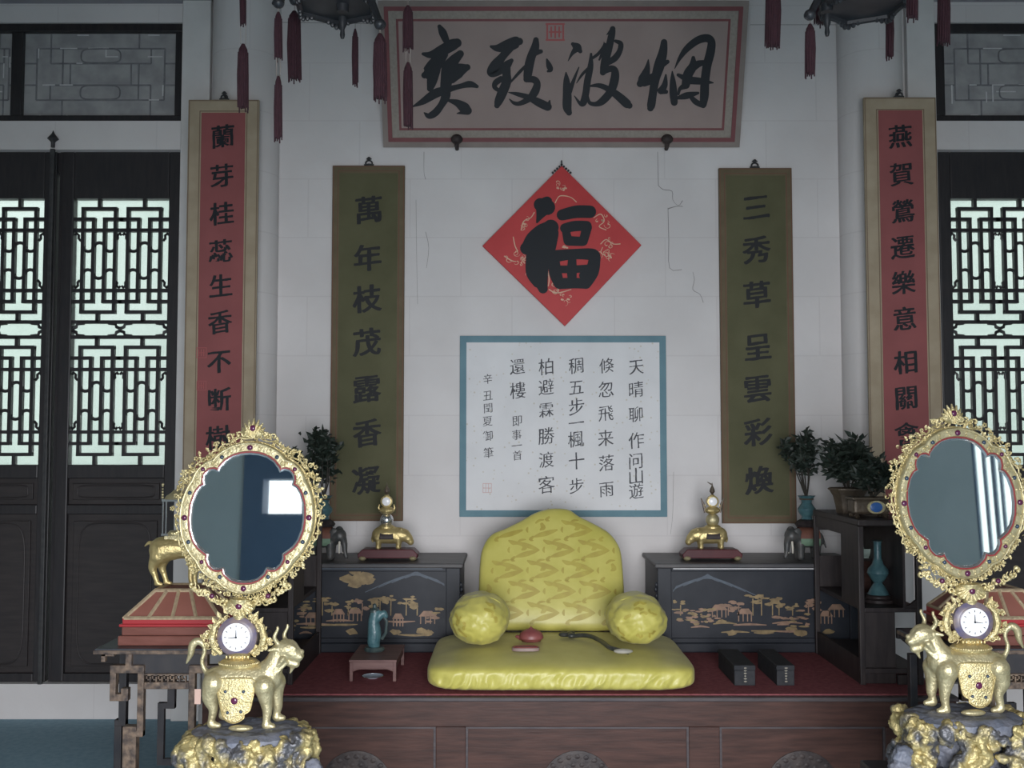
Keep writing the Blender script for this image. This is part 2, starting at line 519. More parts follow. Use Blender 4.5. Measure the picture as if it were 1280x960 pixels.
def organic(name, chains, m, parent=None, voxel=0.004, smooth=4, mirror=False, extra=None, jitter=0.0, jscale=20.0, disp=(), rest=False):
    """one continuous body from tapered chains [((x,y,z),r), ...]"""
    mb = MB()
    for ch in chains:
        pts = [Vector(p) for p, r in ch]
        rs = [r for p, r in ch]
        if len(ch) == 1:
            mb.sphere(pts[0], rs[0], 14, 10)
            continue
        # resample smoothly
        P, Q = [], []
        for i in range(len(pts) - 1):
            p0, p1, p2, p3 = pts[max(i - 1, 0)], pts[i], pts[i + 1], pts[min(i + 2, len(pts) - 1)]
            r0, r1, r2, r3 = rs[max(i - 1, 0)], rs[i], rs[i + 1], rs[min(i + 2, len(pts) - 1)]
            for k in range(4):
                t = k / 4
                cr = lambda a, b, c, d: 0.5 * ((2 * b) + (c - a) * t + (2 * a - 5 * b + 4 * c - d) * t * t + (3 * b - a - 3 * c + d) * t ** 3)
                P.append(Vector([cr(p0[q], p1[q], p2[q], p3[q]) for q in range(3)]))
                Q.append(max(cr(r0, r1, r2, r3), voxel * .8))
        P.append(pts[-1])
        Q.append(rs[-1])
        mb.tube(P, Q, 12)
        for p, r in zip(P[::4], Q[::4]):
            mb.sphere(p, r, 12, 8)
        mb.sphere(P[-1], Q[-1], 12, 8)
    if extra:
        extra(mb)
    if jitter:
        mb.xform(lambda p: p + noise.noise_vector(p * jscale) * jitter)
    mb.mirrored(mirror)
    me = bpy.data.meshes.new(name)
    me.from_pydata(mb.v, [], mb.f)
    bm = bmesh.new()
    bm.from_mesh(me)
    bmesh.ops.recalc_face_normals(bm, faces=bm.faces)
    bm.to_mesh(me)
    bm.free()
    tmp = bpy.data.objects.new('tmp', me)
    COL.objects.link(tmp)
    rm = tmp.modifiers.new('r', 'REMESH')
    rm.mode = 'VOXEL'
    rm.voxel_size = voxel
    sm = tmp.modifiers.new('s', 'SMOOTH')
    sm.iterations = smooth
    sm.factor = 0.5
    out = eval_mesh(tmp)
    bpy.data.objects.remove(tmp)
    for amp, sc2 in disp:
        nn = [v.normal.copy() for v in out.vertices]
        for v, q in zip(out.vertices, nn):
            v.co += q * amp * (noise.noise(v.co * sc2) * 1.2 + .5 - abs(noise.noise(v.co * sc2 * 1.7 + Vector((5, 2, 9)))) * 2)
        out.update()
    if rest:
        zlow = min(v.co.z for v in out.vertices)
        for v in out.vertices:
            v.co.z -= zlow - .0005
    out.name = name
    out.materials.clear()
    out.materials.append(m)
    out.shade_smooth()
    o = bpy.data.objects.new(name, out)
    COL.objects.link(o)
    if parent is not None:
        o.parent = parent
    return o


def copy_tree(o, parent=None):
    c = o.copy()
    COL.objects.link(c)
    if parent is not None:
        c.parent = parent
    for ch in [x for x in bpy.data.objects if x.parent is o]:
        copy_tree(ch, c)
    return c


def crom(pts, n=6):
    """catmull-rom resample of tuples"""
    out = []
    L = len(pts)
    if L == 1:
        return list(pts)
    for i in range(L - 1):
        a, b, c, d = pts[max(i - 1, 0)], pts[i], pts[i + 1], pts[min(i + 2, L - 1)]
        for k in range(n):
            t = k / n
            out.append(tuple(0.5 * ((2 * b[q]) + (c[q] - a[q]) * t + (2 * a[q] - 5 * b[q] + 4 * c[q] - d[q]) * t * t
                                    + (3 * b[q] - a[q] - 3 * c[q] + d[q]) * t ** 3) for q in range(len(b))))
    out.append(tuple(pts[-1]))
    return out


def brush(mb, stroke, to3d, n=6, nrm=None):
    """flat ink ribbon with round ends: stroke [(x,y,r)] in any 2D frame, to3d maps (x,y) to a point.
    later strokes lie a hair above earlier ones"""
    P = crom(stroke, n)
    L = len(P)
    mb.layer = getattr(mb, 'layer', 0) + 1
    off = (nrm or Vector((0, -1, 0))) * (0.00012 * (mb.layer % 30))
    m3 = lambda x, y: to3d(x, y) + off
    left, right, dirs = [], [], []
    for i in range(L):
        x, y, r = P[i]
        x0, y0 = P[max(i - 1, 0)][:2]
        x1, y1 = P[min(i + 1, L - 1)][:2]
        dx, dy = x1 - x0, y1 - y0
        l = math.hypot(dx, dy) or 1
        dx, dy = dx / l, dy / l
        r = max(r, 1e-4)
        dirs.append((dx, dy, r))
        left.append((x - dy * r, y + dx * r))
        right.append((x + dy * r, y - dx * r))
    vs = [m3(*p) for p in left] + [m3(*p) for p in right]
    mb.add(vs, [(i, i + 1, L + i + 1, L + i) for i in range(L - 1)])
    for i, sg in ((0, -1), (L - 1, 1)):
        x, y, _ = P[i]
        dx, dy, r = dirs[i]
        pts = []
        for k in range(9):
            a = -math.pi / 2 + math.pi * k / 8
            ca, sa = math.cos(a) * r * sg, math.sin(a) * r
            pts.append(m3(x + dx * ca - dy * sa, y + dy * ca + dx * sa))
        mb.add(pts, [tuple(range(9))])


# brush-like Chinese characters: outline of the built-in typeface, swollen and slanted like handwriting
GLYPH = {}


def glyph(ch, swell=0.001, aniso=0.010, wob=0.015, key=0):
    k = (ch, swell, aniso, wob)
    if k in GLYPH:
        return GLYPH[k]
    tcv = bpy.data.curves.new('g', 'FONT')
    tcv.body = ch
    tcv.resolution_u = 3
    to = bpy.data.objects.new('g', tcv)
    COL.objects.link(to)
    dg = bpy.context.evaluated_depsgraph_get()
    dg.update()
    cv = to.to_curve(dg)
    cd = bpy.data.curves.new('g2', 'CURVE')
    cd.dimensions = '2D'
    cd.fill_mode = 'BOTH'
    seed = Vector((ord(ch) % 97, ord(ch) % 31, 0))
    for sp in cv.splines:
        pts = []
        if sp.type == 'BEZIER':
            bp = sp.bezier_points
            for i in range(len(bp)):
                a, b = bp[i], bp[(i + 1) % len(bp)]
                lin = (a.co - a.handle_right).length < 1e-5 and (b.co - b.handle_left).length < 1e-5
                seg = (b.co - a.co).length
                nn = max(1, int(seg / 0.05)) if lin else max(2, int(seg / 0.04))
                for q in range(nn):
                    t = q / nn
                    s = 1 - t
                    pts.append(a.co * s ** 3 + a.handle_right * 3 * s * s * t + b.handle_left * 3 * s * t * t + b.co * t ** 3)
        else:
            pp = [Vector(p.co[:3]) for p in sp.points]
            for i in range(len(pp)):
                a, b = pp[i], pp[(i + 1) % len(pp)]
                nn = max(1, int((b - a).length / 0.05))
                for q in range(nn):
                    pts.append(a.lerp(b, q / nn))
        n = len(pts)
        if n < 3:
            continue
        area2 = sum(pts[i].x * pts[(i + 1) % n].y - pts[(i + 1) % n].x * pts[i].y for i in range(n))
        new = []
        for i in range(n):
            t = pts[(i + 1) % n] - pts[i - 1]
            t = t.normalized() if t.length > 1e-9 else Vector((1, 0, 0))
            nr = Vector((t.y, -t.x, 0))
            w = noise.noise(pts[i] * 3.6 + seed) + .35 * noise.noise(pts[i] * 9 + seed)
            new.append(pts[i] + nr * (swell + aniso * abs(nr.x) + wob * w))
        s2 = cd.splines.new('POLY')
        s2.points.add(n - 1)
        for q, p in enumerate(new):
            x = p.x - 0.5
            y = p.y - 0.38
            y += 0.135 * x - .05 * x * abs(x) + 0.018 * noise.noise(Vector((x * 2.3, y * 2.3, 1)) + seed)
            x += 0.018 * noise.noise(Vector((x * 2.3, y * 2.3, 7)) + seed) - 0.03 * y
            s2.points[q].co = (x, y, 0, 1)
        s2.use_cyclic_u = True
    to.to_curve_clear()
    go = bpy.data.objects.new('g2', cd)
    COL.objects.link(go)
    me = eval_mesh(go)
    res = ([v.co.copy() for v in me.vertices], [tuple(p.vertices) for p in me.polygons])
    bpy.data.objects.remove(go)
    bpy.data.objects.remove(to)
    GLYPH[k] = res
    return res


def write(mb, ch, cx, cz, size, y, sy=1.0, fat=0.0, **kw):
    vs, fs = glyph(ch, **kw)
    for q, (ox, oy) in enumerate(((0, 0),) if not fat else ((-1, -.35), (1, .35), (-.5, .5), (.5, -.5), (0, 0))):
        mb.add([Vector((cx + (p.x + ox * fat) * size, y - q * .00015, cz + (p.y + oy * fat) * size * sy)) for p in vs], fs)


# ================================================================== SETTING
YW = 6.26                 # face of the back wall
X0 = 0.303                # centre line of the throne bay
XL, XR = -3.7, 4.75       # side walls
YF = -1.55                # front wall
ZC = 4.75
FLOOR_Z = 0.0


def structure(mb, name, m, smooth=False, bevel=0.0, parent=None, **kw):
    o = mb.build(name, m, parent, smooth=smooth, bevel=bevel, **kw)
    if parent is None:
        o['kind'] = 'structure'
    return o


structure(MB().box(XL - .2, XR + .2, YF - .2, YW + .3, -0.12, 0.0), 'floor', M_FLOOR)
structure(MB().box(XL - .2, XR + .2, YF - .2, YW + .3, ZC, ZC + .15), 'ceiling', M_CEIL)

# --- back wall: solid centre, side bays with door and transom openings
dl, dr = WX(226, YW), WX(1176, YW)           # inner sides of the door openings
tl, tr = WX(231, YW), WX(1168, YW)           # inner sides of the transom openings
bl, br_ = WX(-86, YW), WX(1489, YW)          # outer sides
z_sill, z_door, z_t0, z_t1 = WZ(855, YW), WZ(187, YW), WZ(151, YW), WZ(28, YW)
wb = MB()
wb.box(tl, tr, YW, YW + .28, 0, ZC)
for (a, b, c, o) in ((bl, tl, dl, XL - .2), (tr, br_, dr, XR + .2)):
    wb.box(a, b, YW, YW + .28, z_t1, ZC)
    wb.box(a, b, YW, YW + .28, z_door, z_t0)
    wb.box(a, b, YW, YW + .28, 0, z_sill)
    if o < 0:
        wb.box(o, a, YW, YW + .28, 0, ZC)
        wb.box(dl, tl, YW, YW + .28, z_sill, z_door) if dl < tl else None
    else:
        wb.box(b, o, YW, YW + .28, 0, ZC)
        wb.box(tr, dr, YW, YW + .28, z_sill, z_door)
wall_back = structure(wb, 'wall_back', M_WALL)
# torn paper seams on the centre wall
ck = MB()
crs = random.Random(3)


def crack(pts, w=1.0, z=0.0016):
    brush(ck, [(x, y, .7 * w * crs.uniform(.5, 1.1)) for x, y in pts], lambda x, y: W(x, y, YW - z), 3)


crack([(822, 190), (823, 232)], .7)
crack([(823, 232), (829, 237), (840, 239), (841, 250), (848, 257), (853, 251)], .7)
crack([(853, 258), (845, 258), (835, 261)], .9)
crack([(835, 261), (836, 300), (837, 335), (852, 337)], .6)
crack([(866, 340), (868, 350), (866, 362), (875, 368), (879, 378)], .5)
crack([(530, 190), (530, 215), (532, 224)], .5)
crack([(532, 290), (536, 310), (533, 335)], .5)
crack([(520, 250), (521, 330), (522, 380)], .3)
crack([(341, 180), (342, 300), (343, 420), (341, 540)], .45)
crack([(350, 28), (480, 30)], .5)
crack([(938, 31), (1054, 31)], .5)
crack([(838, 668), (841, 640), (842, 590)], .4)
structure(ck, 'seam', M_CRACK, parent=wall_back, normals=False)

# engaged round columns either side of the throne bay
for nm, xa, xb in (('wall_column_left', 259, 343), ('wall_column_right', 1057, 1137)):
    a, b = WX(xa, 6.2), WX(xb, 6.2)
    rr = (b - a) / 2
    mb = MB().lathe(((a + b) / 2, 6.22, 0), [(rr * 1.12, 0.0), (rr * 1.12, .1), (rr, .12), (rr, ZC)], 48)
    structure(mb, nm, M_WALL, smooth=True)
# white jamb boards beside the doors
structure(MB().box(WX(222, YW), WX(258, YW), YW - .05, YW, 0, ZC), 'trim_1', M_WHITE, bevel=.006)
structure(MB().box(WX(1140, YW), WX(1176, YW), YW - .05, YW, 0, ZC), 'trim_2', M_WHITE, bevel=.006)
structure(MB().box(XL - .1, WX(258, YW), YW - .07, YW, WZ(5, YW), WZ(5, YW) + .3), 'trim_3', M_BEAM, bevel=.006)
structure(MB().box(WX(1140, YW), XR + .1, YW - .07, YW, WZ(3, YW), WZ(3, YW) + .3), 'trim_4', M_BEAM, bevel=.006)

# side and front walls (seen only in the mirrors)
yw0, yw1, wz0, wz1 = -0.02, 1.05, 0.60, 2.60
rw = MB()
rw.box(XR, XR + .03, YF - .2, yw0, 0, ZC).box(XR, XR + .03, yw1, YW + .3, 0, ZC)
rw.box(XR, XR + .03, yw0, yw1, 0, wz0).box(XR, XR + .03, yw0, yw1, wz1, ZC)
structure(rw, 'wall_right', M_PLASTER)
structure(MB().box(XL - .2, XL, YF - .2, YW + .3, 0, ZC), 'wall_left', M_PLASTER)
fw = MB()
fx0, fx1, fz1 = -1.15, 1.75, 2.75
sx0, sx1, sz0, sz1 = -2.02, -1.70, 1.58, 1.86          # small open pane left of the door
fw.box(XL - .2, -2.18, YF - .2, YF, 0, ZC)
fw.box(fx0, fx1, YF - .2, YF, fz1, ZC)
fw.box(fx1, XR + .2, YF - .2, YF, 0, ZC)
fw.box(-2.18, fx0, YF - .2, YF, 2.9, ZC)
structure(fw, 'wall_front', M_PLASTER)
fb = MB()
fb.box(-2.18, sx0, YF - .2, YF + .02, 0, 2.9).box(sx1, fx0, YF - .2, YF + .02, 0, 2.9)
fb.box(sx0, sx1, YF - .2, YF + .02, 0, sz0).box(sx0, sx1, YF - .2, YF + .02, sz1, 2.9)
structure(fb, 'trim_5', M_BLUEWOOD)

# window in the right wall, bars added to make streaks in the mirror
wr = empty('window_4', (XR, (yw0 + yw1) / 2, wz0), kind='structure')
mb = MB()
for y, q in ((yw0, .02), (.095, .012), (.19, .016), (.265, .010), (.42, .02), (.62, .02), (.84, .02), (yw1, .02)):
    mb.box(XR + .004, XR + .026, y - q, y + q, wz0, wz1)
mb.box(XR + .004, XR + .026, yw0, yw1, wz0, wz0 + .06).box(XR + .004, XR + .026, yw0, yw1, wz1 - .06, wz1)
structure(mb, 'window_frame', M_BLUEWOOD, parent=wr, world=True)
mb = MB().box(XR + .014, XR + .017, yw0, yw1, wz0, wz1)
structure(mb, 'window_pane', M_GLASS, parent=wr, world=True)

# courtyards outside
structure(MB().box(-9, 12, YW + 3.4, YW + 3.7, -.1, 6.5), 'wall_courtyard', M_COURTW)
structure(MB().box(-12, 14, YW + .4, YW + 3.4, -.3, -.1), 'ground', M_COURTF)
structure(MB().box(-12, 14, -12, YF - .3, -.3, -.1), 'ground_forecourt', M_COURTF)


# --- lattice doors
def lattice_bars(x0, x1, z0, z1, nrep, y0, y1, t):
    """one lattice block, pattern from unit coordinates, symmetric top to bottom"""
    mb = MB()
    Wd, Ht = x1 - x0, z1 - z0
    X = lambda u: x0 + u * Wd
    Z = lambda v: z1 - v * Ht

    def hb(u0, u1, v):
        for vv in (v, 1 - v):
            mb.box(X(u0) - t / 2, X(u1) + t / 2, y0 - .0015, y1 + .0015, Z(vv) - t / 2, Z(vv) + t / 2)

    def vb(u, v0, v1, both=True):
        mb.box(X(u) - t / 2, X(u) + t / 2, y0, y1, Z(v1), Z(v0))
        if both:
            mb.box(X(u) - t / 2, X(u) + t / 2, y0, y1, Z(1 - v0), Z(1 - v1))

    for c in (.263, .737):
        vb(c, 0, .08)
        hb(c - .170, c + .170, .08)
        for s in (-1, 1):
            vb(c + s * .170, .08, .5)
            vb(c + s * .058, .165, .5)
        hb(c - .170 - .10, c - .058, .165) if c < .5 else hb(c - .24, c - .058, .165)
        hb(c + .058, c + .24, .165) if c < .5 else hb(c + .058, c + .27, .165)
    hb(0, 1, .255)
    return mb


def scroll_bits(mb, x0, x1, z0, z1, y0, y1, t):
    """little carved C brackets between the bars"""
    Wd, Ht = x1 - x0, z1 - z0
    X = lambda u: x0 + u * Wd
    Z = lambda v: z1 - v * Ht
    ym = (y0 + y1) / 2

    def cring(u, v, up):
        r = .050 * Wd
        pts = []
        for a in range(-20, 201, 22):
            pts.append(Vector((X(u) + r * math.cos(R(a)), ym, Z(v) + up * (r * .8 * math.sin(R(a)) - r * .4))))
        mb.tube(pts, t * .5, 6)

    for c in (.263, .737):
        for du, vs in ((-.114, (.41, .59)), (0, (.37, .63)), (.114, (.41, .59))):
            cring(c + du, vs[0], -1 if du else 1)
            cring(c + du, vs[1], 1 if du else -1)
    # cusped slots: centre and sides
    for u, w in ((.5, .07), (.0, .07), (1.0, .07)):
        for v, s in ((.265, 1), (.735, -1)):
            for e in (-1, 1):
                if 0 <= u + e * w <= 1.001:
                    mb.tube([Vector((X(u + e * w * .95), ym, Z(v + s * .075))), Vector((X(u + e * w * .62), ym, Z(v + s * .055))),
                             Vector((X(u + e * w * .66), ym, Z(v + s * .03))), Vector((X(u + e * w * .3), ym, Z(v + s * .012))),
                             Vector((X(u + e * w * .12), ym, Z(v + s * .03)))], t * .42, 6)


DY = YW + .05


def door_leaf(n, pxc, mirror=False):
    """pxc: pixel of the lattice centre in the photo"""
    xc = WX(pxc, DY, 420)
    hw = .292
    lw = .366
    zl0, zl1 = WZ(581, DY), WZ(248, DY)
    root = empty('door_%d' % n, (xc, DY, z_sill), kind='structure')
    f = MB()
    zt = z_door
    f.box(xc - lw, xc - hw, DY, DY + .07, z_sill, zt).box(xc + hw, xc + lw, DY, DY + .07, z_sill, zt)
    rails = [(zl1, zt), (WZ(598, DY), zl0), (WZ(643, DY), WZ(631, DY)), (z_sill, WZ(842, DY))]
    for a, b in rails:
        f.box(xc - hw, xc + hw, DY, DY + .07, a, b)
    f.build('door_frame', M_DOOR, root, smooth=False, world=True, bevel=.006)
    p = MB()
    for a, b, ins in ((WZ(631, DY), WZ(598, DY), .03), (WZ(842, DY), WZ(643, DY), .04)):
        p.box(xc - hw, xc + hw, DY + .025, DY + .05, a, b)
        q = MB()
        p.box(xc - hw + ins, xc + hw - ins, DY + .012, DY + .03, a + ins, b - ins)
        zc_, hh = (a + b) / 2, (b - a) / 2 - ins - .012
        ww = hw - ins - .03
        pts = [Vector((xc + ww * math.copysign(abs(math.cos(t)) ** .35, math.cos(t)), DY + .012,
                       zc_ + hh * math.copysign(abs(math.sin(t)) ** .35, math.sin(t)))) for t in [k * math.pi / 24 for k in range(48)]]
        p.tube(pts, .006, 6, closed=True)
    p.build('door_panel', M_DOORP, root, world=True, bevel=.004)
    zm0, zm1 = WZ(421, DY), WZ(402, DY)
    t = .0205
    y0, y1 = DY + .012, DY + .042
    lt = lattice_bars(xc - hw, xc + hw, zm1, zl1, 2, y0, y1, t)
    lt2 = lattice_bars(xc - hw, xc + hw, zl0, zm0, 2, y0, y1, t)
    lt.add(lt2.v, lt2.f)
    lt.box(xc - hw, xc + hw, y0, y1, zm1 - t / 2, zm1 + t / 2).box(xc - hw, xc + hw, y0, y1, zm0 - t / 2, zm0 + t / 2)
    scroll_bits(lt, xc - hw, xc + hw, zm1, zl1, y0, y1, t)
    scroll_bits(lt, xc - hw, xc + hw, zl0, zm0, y0, y1, t)
    for cx in (xc - hw * .5, xc + hw * .5):                       # waist band cartouches
        for e in (-1, 1):
            for s in (-1, 1):
                zc_ = (zm0 + zm1) / 2
                h = (zm1 - zm0) / 2
                lt.tube([Vector((cx + e * hw * .5, (y0 + y1) / 2, zc_ + s * h * .15)), Vector((cx + e * hw * .42, (y0 + y1) / 2, zc_ + s * h * .35)),
                         Vector((cx + e * hw * .40, (y0 + y1) / 2, zc_ + s * h * .75)), Vector((cx + e * hw * .25, (y0 + y1) / 2, zc_ + s * h * .85))], t * .5, 6)
    lt.build('lattice', M_DOOR, root, world=True)
    g = MB().box(xc - hw, xc + hw, DY + .05, DY + .055, zl0, zl1)
    g.build('door_pane', M_GLASS, root, smooth=False, world=True)
    return root


LEAF = [door_leaf(1, -9), door_leaf(2, 148), door_leaf(3, 1252.5), door_leaf(4, 1409.5)]
# dark timber filling between leaves and jambs
mb = MB()
mb.box(bl, dl, DY + .02, DY + .12, z_door - .12, z_door)
mb.box(dr, br_, DY + .02, DY + .12, z_door - .12, z_door)
for a, b in ((WX(222, DY), dl + .06), (dr - .06, WX(1180, DY)), (bl - .02, WX(-84, DY)), (WX(1484, DY), br_ + .02),
             (WX(66, DY), WX(73, DY)), (WX(1327, DY), WX(1335, DY))):
    mb.box(a, b, DY + .01, DY + .1, z_sill, z_door)
structure(mb, 'trim_6', M_DOOR)
# iron latch bar between the two left leaves
t = empty('latch_bar', W(64, 560, YW - .02), label='tall iron latch rod with spade finial between the left lattice doors', cat='latch')
mb = MB()
xx = WX(63, YW - .02, 300)
mb.box(xx - .013, xx + .013, YW - .028, YW - .006, WZ(852, DY), WZ(190, DY))
mb.build('rod', M_IRON, t, world=True, smooth=False, bevel=.004)
mb = MB()
zt = WZ(188, DY)
mb.lathe((xx, YW - .017, zt), [(.012, 0), (.012, .03), (.02, .04), (.034, .052), (.02, .07), (.008, .085), (.001, .105)], 12)
mb.build('finial', M_IRON, t, world=True)


# --- transom windows: dark frames, grey papered lattice
def transom(n, xa, xb, panes):
    root = empty('window_%d' % n, (xa, YW, z_t0), kind='structure')
    f = MB()
    y0, y1 = YW + .015, YW + .10
    zb = (z_t0, z_t0 + .040, z_t1 - .052, z_t1)
    f.box(xa, xb, y0, y1, zb[0], zb[1]).box(xa, xb, y0, y1, zb[2], zb[3])
    xs = [xa] + [v for p in panes for v in p] + [xb]
    for i in range(0, len(xs), 2):
        f.box(xs[i], xs[i + 1], y0, y1, zb[1], zb[2])
    f.build('window_frame', M_DOOR, root, smooth=False, world=True, bevel=.005)
    rr = random.Random(n)
    for a, b in panes:
        p = MB().box(a, b, YW + .05, YW + .06, zb[1], zb[2])
        pane = p.build('window_pane', M_GREYPAPER, root, smooth=False, world=True)
        l = MB()
        w, h = b - a, zb[2] - zb[1]
        X = lambda u: a + u * w
        Z = lambda v: zb[2] - v * h
        t = .009
        ya, yb = YW + .0465, YW + .05

        def H(u0, u1, v):
            l.box(X(u0), X(u1), ya, yb, Z(v) - t / 2, Z(v) + t / 2)

        def V(u, v0, v1):
            l.box(X(u) - t / 2, X(u) + t / 2, ya, yb, Z(v1), Z(v0))
        H(.08, .92, .18), H(.08, .92, .80), V(.08, .18, .80), V(.92, .18, .80)
        H(.17, .83, .36), H(.17, .83, .62), V(.17, 0, .36), V(.25, .18, .62), V(.75, .36, .8), V(.83, .62, 1)
        V(.25, .8, 1), V(.75, 0, .18), H(0, .08, .36), H(0, .08, .62), H(.92, 1, .36), H(.92, 1, .62), V(.17, .62, .8), V(.83, .18, .36)
        for v in (.27, .71):
            pts = [Vector((X(.5 + .13 * math.copysign(abs(math.cos(q)) ** .4, math.cos(q))), ya, Z(v) + .085 * h * math.copysign(abs(math.sin(q)) ** .6, math.sin(q)))) for q in [k * math.pi / 14 for k in range(28)]]
            l.tube(pts, t * .5, 5, closed=True)
        V(.30, .36, .62), V(.70, .36, .62)
        l.build('lattice', M_GREYLINE, pane, world=True, smooth=False)
        s = MB()
        for k in range(16):
            u, v = rr.uniform(.02, .95), rr.choice((.18, .36, .62, .80, .98, .02, .28, .7))
            ln = rr.uniform(.02, .14)
            if rr.random() < .55:
                s.box(X(u), X(min(u + ln, .99)), ya - .001, ya + .001, Z(v) - .003, Z(v) + .004)
            else:
                s.box(X(u), X(u) + .008, ya - .001, ya + .001, Z(min(v + ln * 1.6, .99)), Z(v))
        s.build('torn_edge', M_GREYLITE, pane, world=True, smooth=False)
    return root


yy = YW + .05
transom(1, bl, tl, [(WX(-130, yy, 90), WX(17, yy, 90)), (WX(31, yy, 90), WX(221, yy, 90))] if WX(-130, yy) > bl else
        [(bl + .06, WX(17, yy, 90)), (WX(31, yy, 90), WX(221, yy, 90))])
transom(2, tr, br_, [(WX(1178, yy, 90), WX(1368, yy, 90)), (WX(1382, yy, 90), br_ - .05)])


# ================================================================== WALL HANGINGS
def hook(mb, x, y, z, s):
    """loop hanger with a knob"""
    pts = [Vector((x + s * .62 * math.cos(R(a)), y, z + s * .35 + s * .55 * math.sin(R(a)))) for a in range(-50, 231, 20)]
    mb.tube(pts, s * .16, 7)
    mb.tube([Vector((x - s * .9, y, z)), Vector((x, y, z + s * .12)), Vector((x + s * .9, y, z))], s * .22, 7)
    mb.sphere((x, y, z + s * 1.25), s * .36, 10, 7)
    mb.tube([Vector((x - s * .5, y, z + s * 1.2)), Vector((x + s * .5, y, z + s * 1.2))], s * .12, 6)


def couplet(cx, ytop, ybot, d, chars, ycs, csize, wpx, border_px, m_b, m_in, m_ink, label, edge=None, hook_s=.03, seals=(), top_in=17, swell=.016):
    x0, x1 = WX(cx - wpx / 2, d, ytop), WX(cx + wpx / 2, d, ytop)
    z1, z0 = WZ(ytop, d), WZ(ybot, d)
    xc = (x0 + x1) / 2
    root = empty('calligraphy_scroll', (xc, d, z1), label=label, cat='scroll')
    th = .022
    MB().box(x0, x1, d - th, d, z0, z1).build('backing_board', m_b, root, world=True, smooth=False, bevel=.003)
    bx = border_px * d / F
    bz = top_in * d / F
    MB().box(x0 + bx, x1 - bx, d - th - .002, d - th, z0 + bz, z1 - bz).build('writing_ground', m_in, root, world=True, smooth=False)
    if edge:
        e = MB()
        w = .005
        for i in (.004, bx - .012):
            e.ring_prism([(x0 + i, z0 + i), (x1 - i, z0 + i), (x1 - i, z1 - i), (x0 + i, z1 - i)],
                         [(x0 + i + w, z0 + i + w), (x1 - i - w, z0 + i + w), (x1 - i - w, z1 - i - w), (x0 + i + w, z1 - i - w)], d - th - .0015, d - th + .001)
        e.build('edging', edge, root, world=True, smooth=False)
    for ch, yc in zip(chars, ycs):
        ink = MB()
        write(ink, ch, xc + random.uniform(-.004, .004), WZ(yc, d), csize * d / F, d - th - .0035, fat=swell)
        ink.build('character', m_ink, root, world=True, smooth=False, normals=False)
    h = MB()
    hook(h, xc, d - .012, z1 + .004, hook_s)
    h.build('hanging_hook', M_IRON, root, world=True)
    if d < 6.1:
        MB().tube([Vector((xc, d - .02, z1 + hook_s * .9)), Vector((xc, 6.06, z1 + hook_s * .9))], [.006, .006], 8).build('hanging_nail', M_IRON, root, world=True)
    for k, (sx_, sy_, sw) in enumerate(seals):
        s = MB()
        p = W(sx_, sy_, d - th)
        w = sw * d / F / 2
        q = .003
        s.ring_prism([(p.x - w, p.z - w), (p.x + w, p.z - w), (p.x + w, p.z + w), (p.x - w, p.z + w)],
                     [(p.x - w + q, p.z - w + q), (p.x + w - q, p.z - w + q), (p.x + w - q, p.z + w - q), (p.x - w + q, p.z + w - q)], d - th - .0035, d - th - .003)
        for i in range(3):
            s.box(p.x - w * .55 + i * w * .5 - .002, p.x - w * .55 + i * w * .5 + .002, d - th - .0035, d - th - .003, p.z - w * .65, p.z + w * .65)
        s.box(p.x - w * .6, p.x + w * .6, d - th - .0035, d - th - .003, p.z - .002, p.z + .002)
        s.build('seal_stamp', M_SEAL, root, world=True, smooth=False)
    return root


DC = 5.93
couplet(281, 126, 690, DC, '蘭芽桂蕊生香不断樹交花', [172, 221, 268, 315, 358, 403, 452, 500, 547, 593, 640], 31, 88, 17, M_TAN, M_REDPAPER, M_INK,
        'long rose-red calligraphy scroll on the left column, tan border, seal stamps at its edge', seals=((252, 441, 13), (252, 482, 12)), edge=M_TANEDGE)
couplet(1123, 123, 690, DC, '燕賀鶯遷樂意相關禽對語', [172, 219, 265, 310, 354, 399, 453, 497, 543, 592, 640], 31, 90, 18, M_TAN, M_REDPAPER, M_INK,
        'long rose-red calligraphy scroll on the right column, tan border, beside the right door', edge=M_TANEDGE)
DG = YW - .012
couplet(461.5, 208, 651, DG, '萬年枝茂露香凝', [263, 323, 374, 428, 486, 541, 600], 36, 90, 9, M_OLIVEB, M_OLIVE, M_INKG,
        'olive green calligraphy scroll hanging left of the red diamond, above the left chest', edge=M_OLIVEE, hook_s=.032, top_in=10, swell=.024)
couplet(943, 211, 654, DG, '三秀草呈雲彩煥', [260, 313, 369, 434, 486, 540, 600], 36, 91, 9, M_OLIVEB, M_OLIVE, M_INKG,
        'olive green calligraphy scroll hanging right of the red diamond, above the right chest', edge=M_OLIVEE, hook_s=.032, top_in=10, swell=.024)

# --- poem panel with teal border
d = YW - .006
xa, xb, za, zb = WX(575, d, 420), WX(832, d, 420), WZ(646, d), WZ(420, d)
root = empty('poem_panel', ((xa + xb) / 2, d, za), label='white handwritten poem panel in a teal border under the red diamond', cat='calligraphy')
MB().box(xa, xb, d - .012, d, za, zb).build('border', M_TEALB, root, world=True, smooth=False, bevel=.002)
b_ = 8.3 * d / F
MB().box(xa + b_, xb - b_, d - .0135, d - .012, za + b_, zb - b_).build('paper', M_POEM, root, world=True, smooth=False)
ink = MB()
cols = [(868, '天晴聊作问山遊', [215, 320, 435, 555, 650, 720, 790], 20), (730, '倏忽飛来落雨', [210, 320, 430, 545, 660, 780], 20),
        (592, '稠五步一楓十步', [210, 310, 400, 475, 550, 650, 765], 20), (455, '柏避霖勝渡客', [215, 310, 415, 535, 645, 760], 20.5),
        (322, '還樓', [215, 325], 20), (318, '即事一首', [465, 530, 580, 625], 13), (185, '辛丑閏夏御筆', [272, 348, 406, 466, 535, 612], 13)]
